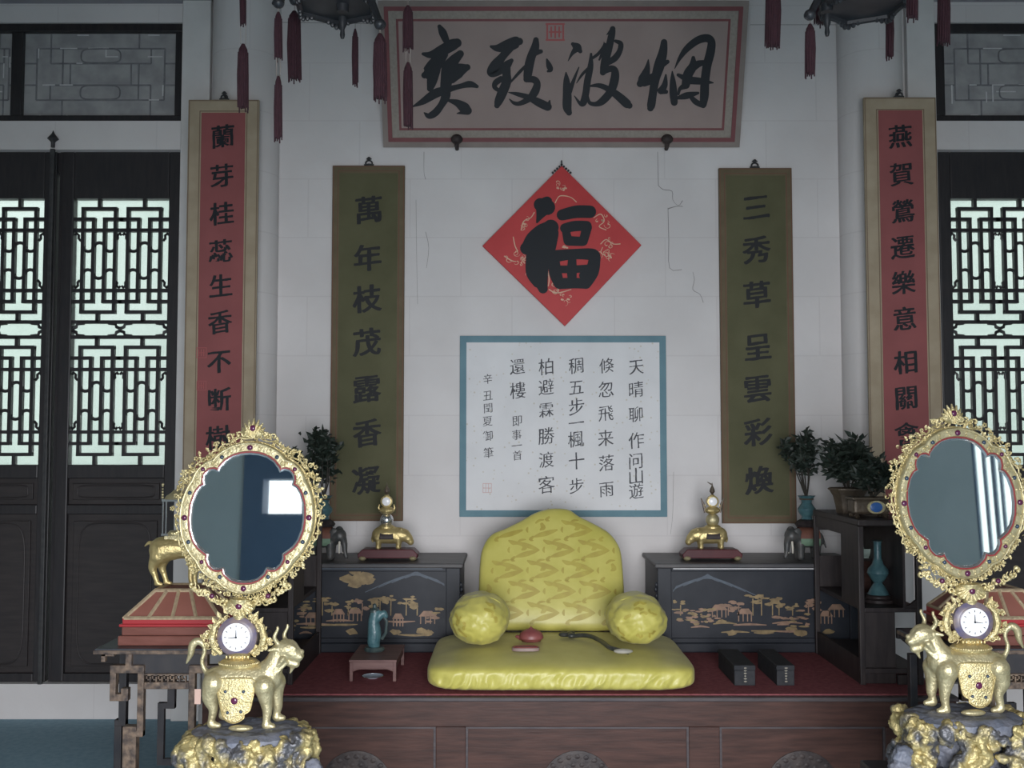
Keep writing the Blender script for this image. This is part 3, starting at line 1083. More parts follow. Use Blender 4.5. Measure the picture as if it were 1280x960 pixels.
for cx, s, ys, sz in cols:
    for ch, yc in zip(s, ys):
        ink = MB()
        p = W(560 + cx / 3.693, 400 + yc / 3.693, d - .0145)
        write(ink, ch, p.x + random.uniform(-.003, .003), p.z, sz * random.uniform(.92, 1.08) * d / F, d - .0145, sy=1.06, swell=-.006, aniso=.010, wob=.018 if sz > 15 else .008)
        ink.build('character', M_INKP, root, world=True, smooth=False, normals=False)
s = MB()
p = W(609, 610, d)
for i in range(4):
    s.box(p.x - .026 + i * .0165, p.x - .023 + i * .0165, d - .0142, d - .0138, p.z - .028, p.z + .028)
for i in range(3):
    s.box(p.x - .026, p.x + .026, d - .0142, d - .0138, p.z - .028 + i * .027, p.z - .025 + i * .027)
s.build('seal_stamp', M_SEALF, root, world=True, smooth=False)

# --- red diamond with the character of good fortune
d0 = YW - .03
corn = [W(702, 208, d0), W(801.5, 307, d0), W(706, 408, d0), W(603, 308, d0)]
root = empty('fortune_diamond', corn[2], label='red paper diamond with a big black fortune character and gold dragons', cat='decoration')
mb = MB().prism([(p.x, p.z) for p in corn], d0 - .016, d0)
mb.build('backing_board', M_FURED, root, world=True, smooth=False, bevel=.003)
fm = lambda off: (lambda x, y: W(600 + x / 4.571, 200 + y / 4.571, d0 - off))
ink = MB()
for st in ([(345, 255, 38), (372, 262, 56), (385, 270, 45)], [(360, 280, 45), (342, 320, 22), (326, 356, 6)],
           [(405, 385, 45), (370, 420, 62), (310, 470, 60), (265, 505, 36)], [(390, 420, 60), (360, 520, 68), (335, 600, 62), (345, 680, 44), (360, 735, 28)],
           [(310, 540, 46), (296, 640, 34), (330, 700, 30)], [(470, 314, 32), (550, 296, 36), (628, 296, 36)],
           [(487, 388, 22), (503, 462, 26)], [(485, 390, 28), (540, 378, 30), (610, 376, 28)], [(612, 385, 28), (590, 465, 26)], [(505, 462, 28), (585, 466, 26)],
           [(422, 560, 30), (430, 640, 36), (450, 705, 30)], [(440, 548, 34), (540, 538, 30), (640, 540, 34), (660, 560, 30)], [(655, 570, 34), (640, 640, 38), (605, 705, 32)],
           [(455, 706, 32), (535, 704, 30), (605, 706, 30)], [(528, 550, 22), (525, 630, 28), (527, 705, 24)], [(450, 625, 22), (530, 625, 22), (640, 618, 22)],
           [(590, 660, 24), (610, 650, 30)]):
    brush(ink, st, fm(.0212), 8)
ink.build('character', M_INK, root, world=True, smooth=False, normals=False)
g = MB()
rr = random.Random(11)


def curl(cx, cy, r, a0, turns, w=2.2, tail=1.0):
    pts = []
    n = 12
    for k in range(n + 1):
        t = k / n
        a = a0 + turns * 2 * math.pi * t
        q = r * (0.15 + .85 * t) * tail
        pts.append((cx + q * math.cos(a), cy + q * math.sin(a), w * (1 - .6 * t)))
    brush(g, pts, fm(.0166), 2)


# scrolling dragons and clouds round the character
for cx, cy in ((468, 155), (700, 345), (260, 365), (745, 470), (245, 570), (490, 795), (440, 730), (765, 545), (180, 555), (700, 540), (300, 640)):
    for k in range(5):
        curl(cx + rr.uniform(-32, 32), cy + rr.uniform(-28, 28), rr.uniform(10, 26), rr.uniform(0, 6.3), rr.choice((-1, 1)) * rr.uniform(.5, .9), rr.uniform(1.5, 3.0))
for pts in ([(430, 245), (450, 210), (480, 205), (520, 215), (550, 240)], [(650, 330), (690, 310), (710, 350), (680, 380), (720, 400)],
            [(690, 480), (720, 455), (760, 480), (800, 480)], [(700, 500), (690, 530), (715, 545)], [(235, 590), (255, 560), (280, 550)],
            [(235, 400), (250, 350), (290, 330), (310, 300)], [(395, 740), (440, 760), (520, 740)], [(385, 620), (395, 680), (390, 720)],
            [(140, 550), (180, 575), (205, 580)], [(190, 440), (200, 490), (215, 520)], [(470, 500), (480, 490), (495, 500)]):
    brush(g, [(x, y, rr.uniform(2, 3.4)) for x, y in pts], fm(.0166), 4)
for cx, cy in ((445, 160), (488, 160), (700, 345), (255, 365), (480, 498), (495, 500), (470, 797), (505, 795)):
    brush(g, [(cx - 4, cy, 5), (cx + 4, cy + 2, 5)], fm(.0166), 2)
g.build('gold_dragons', M_FUGOLD, root, world=True, smooth=False, normals=False)
h = MB()
apex = corn[0]
for k in range(-4, 5):
    x = apex.x + k * .0135
    h.sphere((x, d0 - .006, apex.z - abs(k) * .0125 + .010), .007, 8, 6)
h.tube([Vector((apex.x, d0 - .006, apex.z)), Vector((apex.x, d0 - .006, apex.z + .035))], .004, 6)
h.build('top_crest', M_LANTF, root, world=True)

# --- big leaning name plaque
LEAN = R(21)
PO = W(703, 184, YW - .03)
PT = Vector((0, -math.sin(LEAN), math.cos(LEAN)))
PN = Vector((0, -math.cos(LEAN), -math.sin(LEAN)))
pxl, pxr = WX(479.5, PO.y, 184), WX(924, PO.y, 184)
ptop = (ray_plane(703, 1, PO, PN) - PO).dot(PT)
root = empty('name_plaque', PO, label='large leaning plaque with four bold black characters on pinkish silk, red fillets', cat='plaque')


def PQ(x, v, h):
    return Vector((x, PO.y, PO.z)) + PT * v + PN * h


def slab(mb, x0, x1, v0, v1, h0, h1):
    vs = [PQ(x, v, h) for h in (h0, h1) for v in (v0, v1) for x in (x0, x1)]
    mb.add(vs, [(0, 2, 3, 1), (4, 5, 7, 6), (0, 1, 5, 4), (2, 6, 7, 3), (0, 4, 6, 2), (1, 3, 7, 5)])


def frame_band(mb, i0, i1, h0, h1):
    slab(mb, pxl + i0, pxr - i0, i0, i1, h0, h1)
    slab(mb, pxl + i0, pxr - i0, ptop - i1, ptop - i0, h0, h1)
    slab(mb, pxl + i0, pxl + i1, i1, ptop - i1, h0, h1)
    slab(mb, pxr - i1, pxr - i0, i1, ptop - i1, h0, h1)


mb = MB()
slab(mb, pxl, pxr, 0, ptop, -.03, 0)
frame_band(mb, 0, .032, 0, .012)
mb.build('rim', M_PLQRIM, root, world=True, smooth=False)
mb = MB()
frame_band(mb, .032, .056, 0, .014)
frame_band(mb, .100, .113, 0, .007)
mb.build('red_fillet', M_PLQRED, root, world=True, smooth=False)
mb = MB()
frame_band(mb, .056, .100, 0, .004)
mb.build('brocade_band', M_PLQBAND, root, world=True, smooth=False)
mb = MB()
slab(mb, pxl + .113, pxr - .113, .113, ptop - .113, 0, .003)
mb.build('silk_ground', M_PLQ, root, world=True, smooth=False)
ink = MB()
pm = lambda ox, oy, sc, off=.0045: (lambda x, y: ray_plane(ox + x / sc, oy + y / sc, PO + PN * off, PN))
SH = [
    ((510, 20, 6.86), [
        [(270, 90, 18), (297, 140, 34), (325, 205, 30)],
        [(130, 325, 14), (200, 332, 32), (300, 290, 48), (380, 248, 50), (420, 232, 40)],
        [(300, 330, 45), (230, 420, 62), (175, 490, 58), (142, 508, 28)],
        [(225, 460, 55), (205, 560, 44), (190, 622, 28)],
        [(448, 325, 32), (390, 385, 48), (345, 450, 55), (332, 540, 52), (322, 620, 46), (322, 690, 40), (288, 760, 30), (235, 828, 32), (180, 856, 26), (140, 830, 6)],
        [(508, 440, 28), (430, 470, 62), (372, 530, 50)], [(300, 290, 40), (260, 350, 30)],
        [(45, 775, 7), (130, 732, 28), (240, 662, 40), (350, 628, 28), (450, 602, 22), (530, 585, 29), (592, 604, 15)],
        [(340, 722, 10), (420, 745, 30), (480, 785, 46), (512, 812, 36)], [(500, 820, 28), (420, 836, 4)]]),
    ((600, 20, 6.86), [
        [(95, 262, 12), (150, 275, 32), (230, 258, 52), (310, 224, 50), (338, 218, 32)],
        [(250, 275, 40), (200, 340, 34), (135, 420, 46), (100, 480, 42), (125, 497, 26), (180, 470, 28), (232, 420, 36), (270, 382, 18)],
        [(232, 420, 30), (228, 500, 36), (228, 565, 40), (190, 660, 42), (160, 730, 36), (146, 768, 24)],
        [(180, 540, 26), (135, 572, 26), (126, 610, 20), (165, 642, 16)],
        [(480, 205, 24), (472, 270, 36), (440, 350, 38), (420, 430, 40), (408, 510, 36), (400, 542, 28)],
        [(470, 312, 32), (522, 304, 18)], [(400, 420, 12), (340, 480, 14), (262, 568, 8)],
        [(400, 545, 24), (460, 545, 30), (490, 580, 30), (470, 650, 36), (420, 710, 28), (340, 750, 20), (290, 745, 15), (252, 712, 4)],
        [(245, 655, 4), (320, 670, 18), (420, 700, 26), (510, 745, 36), (580, 778, 36)], [(585, 780, 28), (598, 725, 6)],
        [(573, 372, 8), (590, 420, 24), (602, 458, 24), (582, 474, 10)]]),
    ((690, 20, 6.855), [
        [(178, 240, 16), (215, 268, 36), (242, 302, 18)], [(200, 290, 26), (170, 326, 14), (138, 385, 3)],
        [(120, 485, 6), (125, 560, 28), (130, 680, 38), (130, 780, 38), (146, 828, 26)], [(150, 650, 22), (190, 540, 14), (230, 440, 5)],
        [(335, 325, 10), (330, 430, 25), (305, 550, 30), (290, 660, 30), (268, 742, 30), (240, 748, 16), (192, 685, 4)],
        [(330, 430, 12), (260, 500, 12), (210, 575, 3)], [(345, 362, 12), (400, 320, 14), (440, 260, 10), (446, 222, 3)],
        [(520, 110, 24), (512, 160, 30), (490, 260, 32), (460, 370, 36), (448, 440, 36), (436, 484, 26)], [(515, 115, 18), (470, 160, 4)],
        [(545, 215, 14), (588, 238, 22), (580, 300, 24), (540, 360, 28), (480, 400, 24)], [(455, 240, 10), (425, 330, 12), (405, 375, 8)],
        [(436, 484, 20), (500, 452, 28), (538, 472, 32), (535, 550, 38), (500, 650, 35), (430, 730, 32), (370, 755, 20), (320, 740, 16), (308, 680, 6)],
        [(325, 600, 8), (400, 595, 20), (470, 620, 25), (560, 680, 35), (640, 750, 38), (664, 768, 26)]]),
    ((790, 20, 6.855), [
        [(140, 375, 5), (130, 450, 25), (100, 540, 46), (70, 580, 30)], [(105, 565, 40), (190, 530, 44)],
        [(275, 225, 28), (265, 310, 38), (235, 420, 46), (200, 540, 38), (180, 660, 35), (165, 760, 36), (158, 790, 28)],
        [(304, 392, 18), (230, 430, 34)], [(290, 505, 8), (280, 590, 26), (250, 640, 30)], [(250, 640, 32), (292, 650, 18)],
        [(345, 475, 5), (350, 560, 25), (355, 660, 34), (362, 740, 30)],
        [(366, 450, 3), (408, 364, 16), (470, 280, 28), (560, 210, 33), (640, 190, 35), (680, 222, 34), (672, 310, 38), (642, 430, 38), (625, 560, 38), (620, 680, 38), (610, 758, 30)],
        [(610, 768, 22), (545, 735, 25), (495, 680, 16)], [(525, 358, 16), (520, 430, 36), (480, 500, 42), (460, 590, 36)], [(470, 540, 30), (395, 505, 14)],
        [(520, 440, 36), (570, 410, 30), (640, 395, 18)], [(480, 550, 34), (600, 560, 28), (694, 572, 6)],
        [(450, 600, 28), (410, 625, 16), (398, 670, 10)], [(392, 702, 14), (470, 682, 30), (565, 660, 12)]])]
for (ox, oy, sc), sts in SH:
    ink = MB()
    for st in sts:
        brush(ink, st, pm(ox, oy, sc), 8, PN)
    ink.build('character', M_INK, root, world=True, smooth=False, normals=False)
s = MB()
sm_ = pm(0, 0, 1)
for a, b in (((683, 30), (705, 30)), ((683, 50), (705, 50)), ((684, 30), (684, 50)), ((704, 30), (704, 50)), ((689, 34), (689, 46)), ((694, 33), (694, 47)),
             ((699, 34), (699, 46)), ((687, 40), (701, 40))):
    brush(s, [(*a, 1.1), (*b, 1.1)], sm_, 2, PN)
s.build('seal_stamp', M_SEAL, root, world=True, smooth=False, normals=False)
for px in (571, 834):
    k = MB()
    p = W(px, 174, PO.y - .06)
    k.sphere(p, (.036, .03, .030), 12, 8)
    k.tube([p, p + Vector((0, .0, -.035)), p + Vector((0, .04, -.05))], [.018, .014, .012], 8)
    k.tube([p, p + Vector((0, .06, -.005))], [.016, .016], 8)
    k.build('support_knob', M_KANGD, root, world=True)


# ================================================================== KANG (throne platform)
YK, ZK = 4.75, .501
kx0, kx1 = WX(250, YK, 860), X0 * 2 - WX(250, YK, 860)
root = empty('throne_platform', (X0, YK, 0), label='wide reddish-brown wooden platform carrying the yellow cushions', cat='platform')
mb = MB().box(kx0 + .02, kx1 - .02, YK + .03, YW - .01, 0, ZK - .03)
mb.build('carcass', M_KANG, root, world=True, smooth=False)
MB().box(kx0, kx1, YK - .012, YW - .01, ZK - .024, ZK - .004).build('top_board', M_EDGE, root, world=True, smooth=False, bevel=.006)
fr = MB()
zr = WZ(909, YK)
edges = [(kx0, WX(350, YK) - .0), (WX(546, YK), WX(583, YK)), (WX(858, YK), WX(896, YK)), (WX(1100, YK), kx1)]
fr.box(kx0 + .01, kx1 - .01, YK, YK + .03, zr, ZK - .024)
fr.box(kx0 + .01, kx1 - .01, YK, YK + .03, 0, .07)
for a, b in edges:
    fr.box(a + (.01 if a == kx0 else 0), b - (.01 if b == kx1 else 0), YK, YK + .03, .07, zr)
fr.build('front_frame', M_KANG, root, world=True, smooth=False, bevel=.004)
pan = [(edges[0][1], edges[1][0]), (edges[1][1], edges[2][0]), (edges[2][1], edges[3][0])]
for a, b in pan:
    p = MB().box(a, b, YK + .014, YK + .028, .07, zr)
    po = p.build('front_panel', M_KANG, root, world=True, smooth=False)
    q = MB()
    q.ring_prism([(a, .07), (b, .07), (b, zr), (a, zr)], [(a + .010, .08), (b - .010, .08), (b - .010, zr - .008), (a + .010, zr - .008)], YK + .004, YK + .016)
    q.build('moulding', M_EDGE, po, world=True, smooth=False)
    c = MB()
    xm, zm = (a + b) / 2, WZ(986, YK)
    r0 = .16
    for ring, n, rb in ((.155, 24, .020), (.115, 18, .020), (.075, 12, .020), (.035, 6, .018)):
        for k in range(n):
            an = 2 * math.pi * k / n
            c.sphere((xm + ring * .98 * math.cos(an), YK + .012, zm + ring * .9 * math.sin(an)), (rb, .010, rb * .8), 8, 6)
    c.lathe((xm, YK + .004, zm), [(.165, .012), (.165, 0.004), (.15, 0.001), (.001, .0)], 32, axis='y')
    c.build('carved_medallion', M_KANGD, po, world=True)
o = MB().box(kx0 + .03, kx1 - .03, YK + .03, YW - .015, ZK - .004, ZK + .002).build('carpet', M_REDCARPET, None, smooth=False)
tag(o, 'dark red carpet covering the top of the throne platform', 'carpet')
ZK += .002


# ------------------------------------------------------------------ yellow cushions
def even(e, n, a0, a1, closed):
    """parameter values that step evenly along a superellipse of exponent e"""
    N = 6000
    sg = lambda c: math.copysign(abs(c) ** e, c)
    us = [a0 + (a1 - a0) * i / N for i in range(N + 1)]
    acc = [0.0]
    for i in range(N):
        acc.append(acc[-1] + math.hypot(sg(math.cos(us[i + 1])) - sg(math.cos(us[i])), sg(math.sin(us[i + 1])) - sg(math.sin(us[i]))))
    out, j = [], 0
    cnt = n if closed else n + 1
    for k in range(cnt):
        t = acc[-1] * k / n
        while j < N and acc[j + 1] < t:
            j += 1
        out.append(us[min(j, N)])
    if not closed:
        out[0], out[-1] = a0, a1
    return out


def puff(fn, nu=48, nv=24, e1=1.0, e2=1.0):
    """closed pillow surface over the sphere parameters"""
    mb = MB()
    vs, fs = [], []
    U = even(e1, nu, 0, 2 * math.pi, True)
    V = even(e2, nv, -math.pi / 2, math.pi / 2, False)
    for v in V:
        for u in U:
            vs.append(fn(u, v))
    for j in range(nv):
        for i in range(nu):
            i2 = (i + 1) % nu
            fs.append((j * nu + i, j * nu + i2, (j + 1) * nu + i2, (j + 1) * nu + i))
    mb.add(vs, fs)
    return mb


def sgp(c, e):
    return math.copysign(abs(c) ** e, c)


# seat cushion
xa, xb = WX(531, 4.80, 850), WX(874, 4.80, 850)
ya, yb = 4.76, 5.66
zs0, zs1 = ZK + .001, ZK + .140
sc_ = ((xa + xb) / 2, (ya + yb) / 2)


def polar(a, p):
    c, q = math.cos(a), math.sin(a)
    r = (abs(c) ** p + abs(q) ** p) ** (-1 / p)
    return r * c, r * q


def seat_fn(u, v):
    x, y = polar(u, 8.0)
    h, z = polar(v, 3.6 if v > 0 else 5.5)
    x, y = x * h, y * h
    px, py = sc_[0] + x * (xb - xa) / 2, sc_[1] + y * (yb - ya) / 2
    hz = (zs1 - zs0) / 2
    front = max(0.0, -y)
    pz = (zs0 + zs1) / 2 + z * hz + .016 * (1 - x * x) * (1 - y * y) * max(z, 0)
    # gathered folds along the front edge
    if z < .95:
        q = px * 19 - pz * 9 + 1.4 * noise.noise(Vector((px * 6, 7, pz * 12)))
        fold = (1 - abs(noise.noise(Vector((q, 3, pz * 11)))) * 2.2) * (.55 + .9 * noise.noise(Vector((px * 5, 2, 4)))) + .5 * noise.noise(Vector((px * 40 - pz * 14, 1, pz * 16)))
        amp = .017 * front ** 5 * max(0.0, .75 - z) * max(0.0, 1 - abs(z)) ** .4
        py -= amp * (fold - .4)
    pz += .006 * noise.noise(Vector((px * 5, py * 5, 2))) * max(z, 0)
    pz = max(pz, ZK + .001)
    return Vector((px, py, pz))


root = empty('seat_cushion', (sc_[0], sc_[1], ZK), label='wide flat yellow silk seat cushion at the front of the platform', cat='cushion')
puff(seat_fn, 900, 70).build('cover', M_YELLOW, root, world=True, angle=180)
Z_SEAT = zs1 + .011

# back cushion: scalloped top, leaning back on the wall side
bo = [(597, 786), (598, 745), (600, 700), (604, 682), (614, 668), (632, 660), (652, 650), (668, 641), (684, 636), (698, 635), (712, 637),
      (724, 645), (744, 655), (762, 666), (774, 682), (778, 700), (781, 745), (783, 786)]
BD0, BLEAN = 5.50, R(22)
BO = W(690, 787, BD0)
BT = Vector((0, math.sin(BLEAN), math.cos(BLEAN)))
BN = Vector((0, -math.cos(BLEAN), math.sin(BLEAN)))
bc = [ray_plane(x, y, BO, BN) for x, y in bo]
b2 = [((p - BO).dot(Vector((1, 0, 0))), (p - BO).dot(BT)) for p in bc]
b2s = crom(b2 + [b2[0]], 4)[:-1]
# move so that its foot rests on the seat
zmin = min(v for u, v in b2s)
bcx, bcv = sum(u for u, v in b2s) / len(b2s), sum(v for u, v in b2s) / len(b2s)


def back_pt(u, v, h):
    return BO + Vector((1, 0, 0)) * u + BT * v + BN * h


root = empty('back_cushion', (BO.x, BO.y, Z_SEAT), label='tall yellow brocade back cushion with a peaked top and bird motifs', cat='cushion')
mb = MB()
rings = [(1.0, -.10), (1.0, -.015), (.992, .006), (.965, .020), (.9, .030), (.75, .038), (.5, .043), (.25, .045), (.02, .046)]
vs = []
for s_, h in rings:
    for u, v in b2s:
        q = back_pt(bcx + (u - bcx) * s_, bcv + (v - bcv) * s_, h - .01)
        q.z = max(q.z, Z_SEAT - .004)
        vs.append(q)
n = len(b2s)
fs = []
for i in range(len(rings) - 1):
    for k in range(n):
        k2 = (k + 1) % n
        fs.append((i * n + k, i * n + k2, (i + 1) * n + k2, (i + 1) * n + k))
fs.append(tuple((len(rings) - 1) * n + k for k in range(n)))
fs.append(tuple(range(n - 1, -1, -1)))
mb.add(vs, fs)
# raise everything slightly so the foot meets the seat
mb.build('cover', M_YELLOW, root, world=True, angle=60)
mo = MB()


def inside(u, v):
    c = False
    for i in range(n):
        (x1, y1), (x2, y2) = b2s[i], b2s[i - 1]
        if (y1 > v) != (y2 > v) and u < (x2 - x1) * (v - y1) / (y2 - y1) + x1:
            c = not c
    return c


def back_h(u, v):
    """height of the front face above the base plane"""
    best = 0
    lo, hi = 0.0, 1.0
    for _ in range(14):
        m_ = (lo + hi) / 2
        k = m_ if m_ > 1e-4 else 1e-4
        if inside(bcx + (u - bcx) / k, bcv + (v - bcv) / k):
            hi = m_
        else:
            lo = m_
    s_ = hi
    for i in range(len(rings) - 1):
        a, b = rings[i], rings[i + 1]
        if b[0] <= s_ <= a[0] and a[0] > b[0]:
            t = (a[0] - s_) / (a[0] - b[0])
            return a[1] + (b[1] - a[1]) * t - .01
    return .036 if s_ < .1 else -.004


BIRD = [[(-.46, .30, .03), (-.34, .22, .07), (-.20, .20, .05), (-.02, .14, .07), (.18, .06, .07), (.34, -.02, .05), (.46, -.08, .02)],
        [(.44, -.08, .03), (.30, -.14, .06), (.10, -.22, .08), (-.08, -.28, .07), (-.24, -.34, .03)],
        [(-.02, .16, .05), (.02, .02, .08), (-.06, -.06, .03)], [(-.20, .22, .03), (-.10, .32, .04), (.04, .34, .02)],
        [(-.46, .02, .025), (-.48, -.08, .04), (-.46, -.16, .02)], [(-.30, -.36, .04), (-.38, -.46, .05), (-.30, -.50, .02)]]
sz = .175
row = 0
v = -.02
while v < .72:
    u = -.52 + (.10 if row % 2 else 0)
    while u < .62:
        for st in BIRD:
            pts = [(u + x * sz, v + y * sz * .8, r * sz * 1.0) for x, y, r in st]
            if all(inside(p[0] + dx, p[1] + dy) for p in pts for dx in (-.022, .022) for dy in (-.022, .022)):
                brush(mo, pts, lambda a, b: back_pt(a, b, back_h(a, b) + .0022), 3)
        u += .188
    v += .112
    row += 1
mo.build('bird_motifs', M_YELMOT, root, world=True, smooth=False, normals=False)


# bolster arm cushions
def bolster(px, py, label, seed):
    dC = 5.17
    c = W(px, py, dC)
    rx, rz, ly = 37 * dC / F, 30.5 * dC / F, .19
    c.z = Z_SEAT + .004 + rz

    def fn(u, v):
        cu, su, cv, sv = math.cos(u), math.sin(u), math.cos(v), math.sin(v)
        ring = sgp(cv, .78)
        y = sgp(sv, .82)
        nz = .010 * noise.noise(Vector((cu * 1.6, su * 1.6, sv * 3 + seed))) + .006 * noise.noise(Vector((cu * 4, su * 4, sv * 5 + seed)))
        rr_ = 1 + (nz / .12)
        p = Vector((c.x + cu * ring * rx * rr_, c.y + y * ly, c.z + su * ring * rz * rr_))
        if sv < -.3:    # gathered end
            p.y -= .012 * noise.noise(Vector((cu * 3 * ring, su * 3 * ring, seed))) + .01 * (1 - ring)
            p.y += .003 * noise.noise(Vector((cu * 6 * ring, su * 6 * ring, seed + 4))) + .007 * abs(noise.noise(Vector((cu * 4 * ring, su * 4 * ring, seed + 9))))
        p.z = max(p.z, Z_SEAT - .002)
        return p
    root = empty('bolster_cushion', (c.x, c.y, Z_SEAT), label=label, cat='cushion', group='yellow bolsters on the throne seat')
    puff(fn, 110, 80, 1.0, .7).build('cover', M_YELLOW, root, world=True, angle=180)
    # brocade patches on the gathered end
    mo = MB()
    r2 = random.Random(seed)
    for k in range(9):
        a, q = r2.uniform(0, 6.28), r2.uniform(.2, .8)
        vv = -math.acos(q ** 2)
        st = []
        for j in range(4):
            st.append((a + .16 * j + r2.uniform(-.05, .05), -1.38 + q * .9 + r2.uniform(-.07, .07), r2.uniform(.03, .07)))
        brush(mo, st, lambda aa, bb: fn(aa, bb) + Vector((0, -.003, 0)) + (fn(aa, bb) - c).normalized() * .002, 3)
    mo.build('brocade_motifs', M_YELMOT, root, world=True, smooth=False, normals=False)
    return root


bolster(600.5, 780, 'round yellow silk bolster on the left end of the seat cushion', 1)
bolster(794, 779, 'round yellow silk bolster on the right end of the seat cushion', 5)

# --- small things on the seat
p = on_floor(664, 803, Z_SEAT)
root = empty('peach_vessel', p, label='small dark red peach-shaped lidded vessel on the yellow seat', cat='ornament')
s_ = p.y / F
mb = MB()
mb.lathe((0, 0, .001), [(.02, 0), (.045, .006), (.058, .022), (.056, .034)], 24, sx=1.05, sy=.9)
mb.tube([Vector((-.05, 0, .02)), Vector((-.072, 0, .03)), Vector((-.078, 0, .026))], [.012, .008, .004], 8)
mb.build('body', M_CLAY, root)
mb = MB().lathe((0, 0, .034), [(.056, 0), (.052, .012), (.034, .026), (.012, .034), (.005, .04)], 24, sx=1.05, sy=.9)
mb.tube([Vector((0, 0, .07)), Vector((-.002, 0, .08))], [.003, .002], 6)
mb.build('lid', M_CLAY, root)
p = on_floor(657, 813, Z_SEAT)
root = empty('seal_tray', p, label='flat mauve grey oblong dish before the red vessel', cat='dish')
mb = MB().prism([(x * .066, z * .02) for x, z in [(math.copysign(abs(math.cos(a)) ** .6, math.cos(a)), math.copysign(abs(math.sin(a)) ** .6, math.sin(a))) for a in [k * math.pi / 14 for k in range(28)]]], 0, .014)
mb.xform(lambda q: Vector((q.x, q.z * 1.5, .015 - q.y)))
mb.build('body', M_CLAYG, root)
mb = MB().tube([Vector((.058 * math.cos(k * math.pi / 12), .024 * math.sin(k * math.pi / 12), .016)) for k in range(24)], .004, 6, closed=True)
mb.build('rim', M_CLAY, root)

# ruyi sceptre
zr_ = Z_SEAT + .017
q = lambda x, y, dz=0: on_floor(x, y, zr_) + Vector((0, 0, dz))
root = empty('ruyi_sceptre', on_floor(742, 806, Z_SEAT), label='dark curved sceptre with a cloud-shaped head lying on the seat', cat='sceptre')
mb = MB()
pts = [q(716, 795), q(728, 797, .012), q(740, 800, .016), (q(752, 805, .012)), q(762, 811, .006), q(774, 814, .004), q(786, 815, .0)]
mb.tube([Vector(x) for x in crom([tuple(x) for x in pts], 4)], .011, 10)
mb.build('shaft', M_RUYI, root, world=True)
mb = MB()
c = q(711, 794, .004)
for dx, dy, r in ((-.026, 0, .026), (.012, -.028, .022), (.012, .03, .022), (.0, 0, .026)):
    mb.sphere(c + Vector((dx, dy, 0)), (r, r, .013), 14, 8)
mb.build('head', M_RUYI, root, world=True)
mb = MB()
c = q(779, 815, .004)
mb.sphere(c, (.046, .026, .012), 16, 8)
mb.build('jade_end', M_JADE, root, world=True, label='pale jade end plaque')


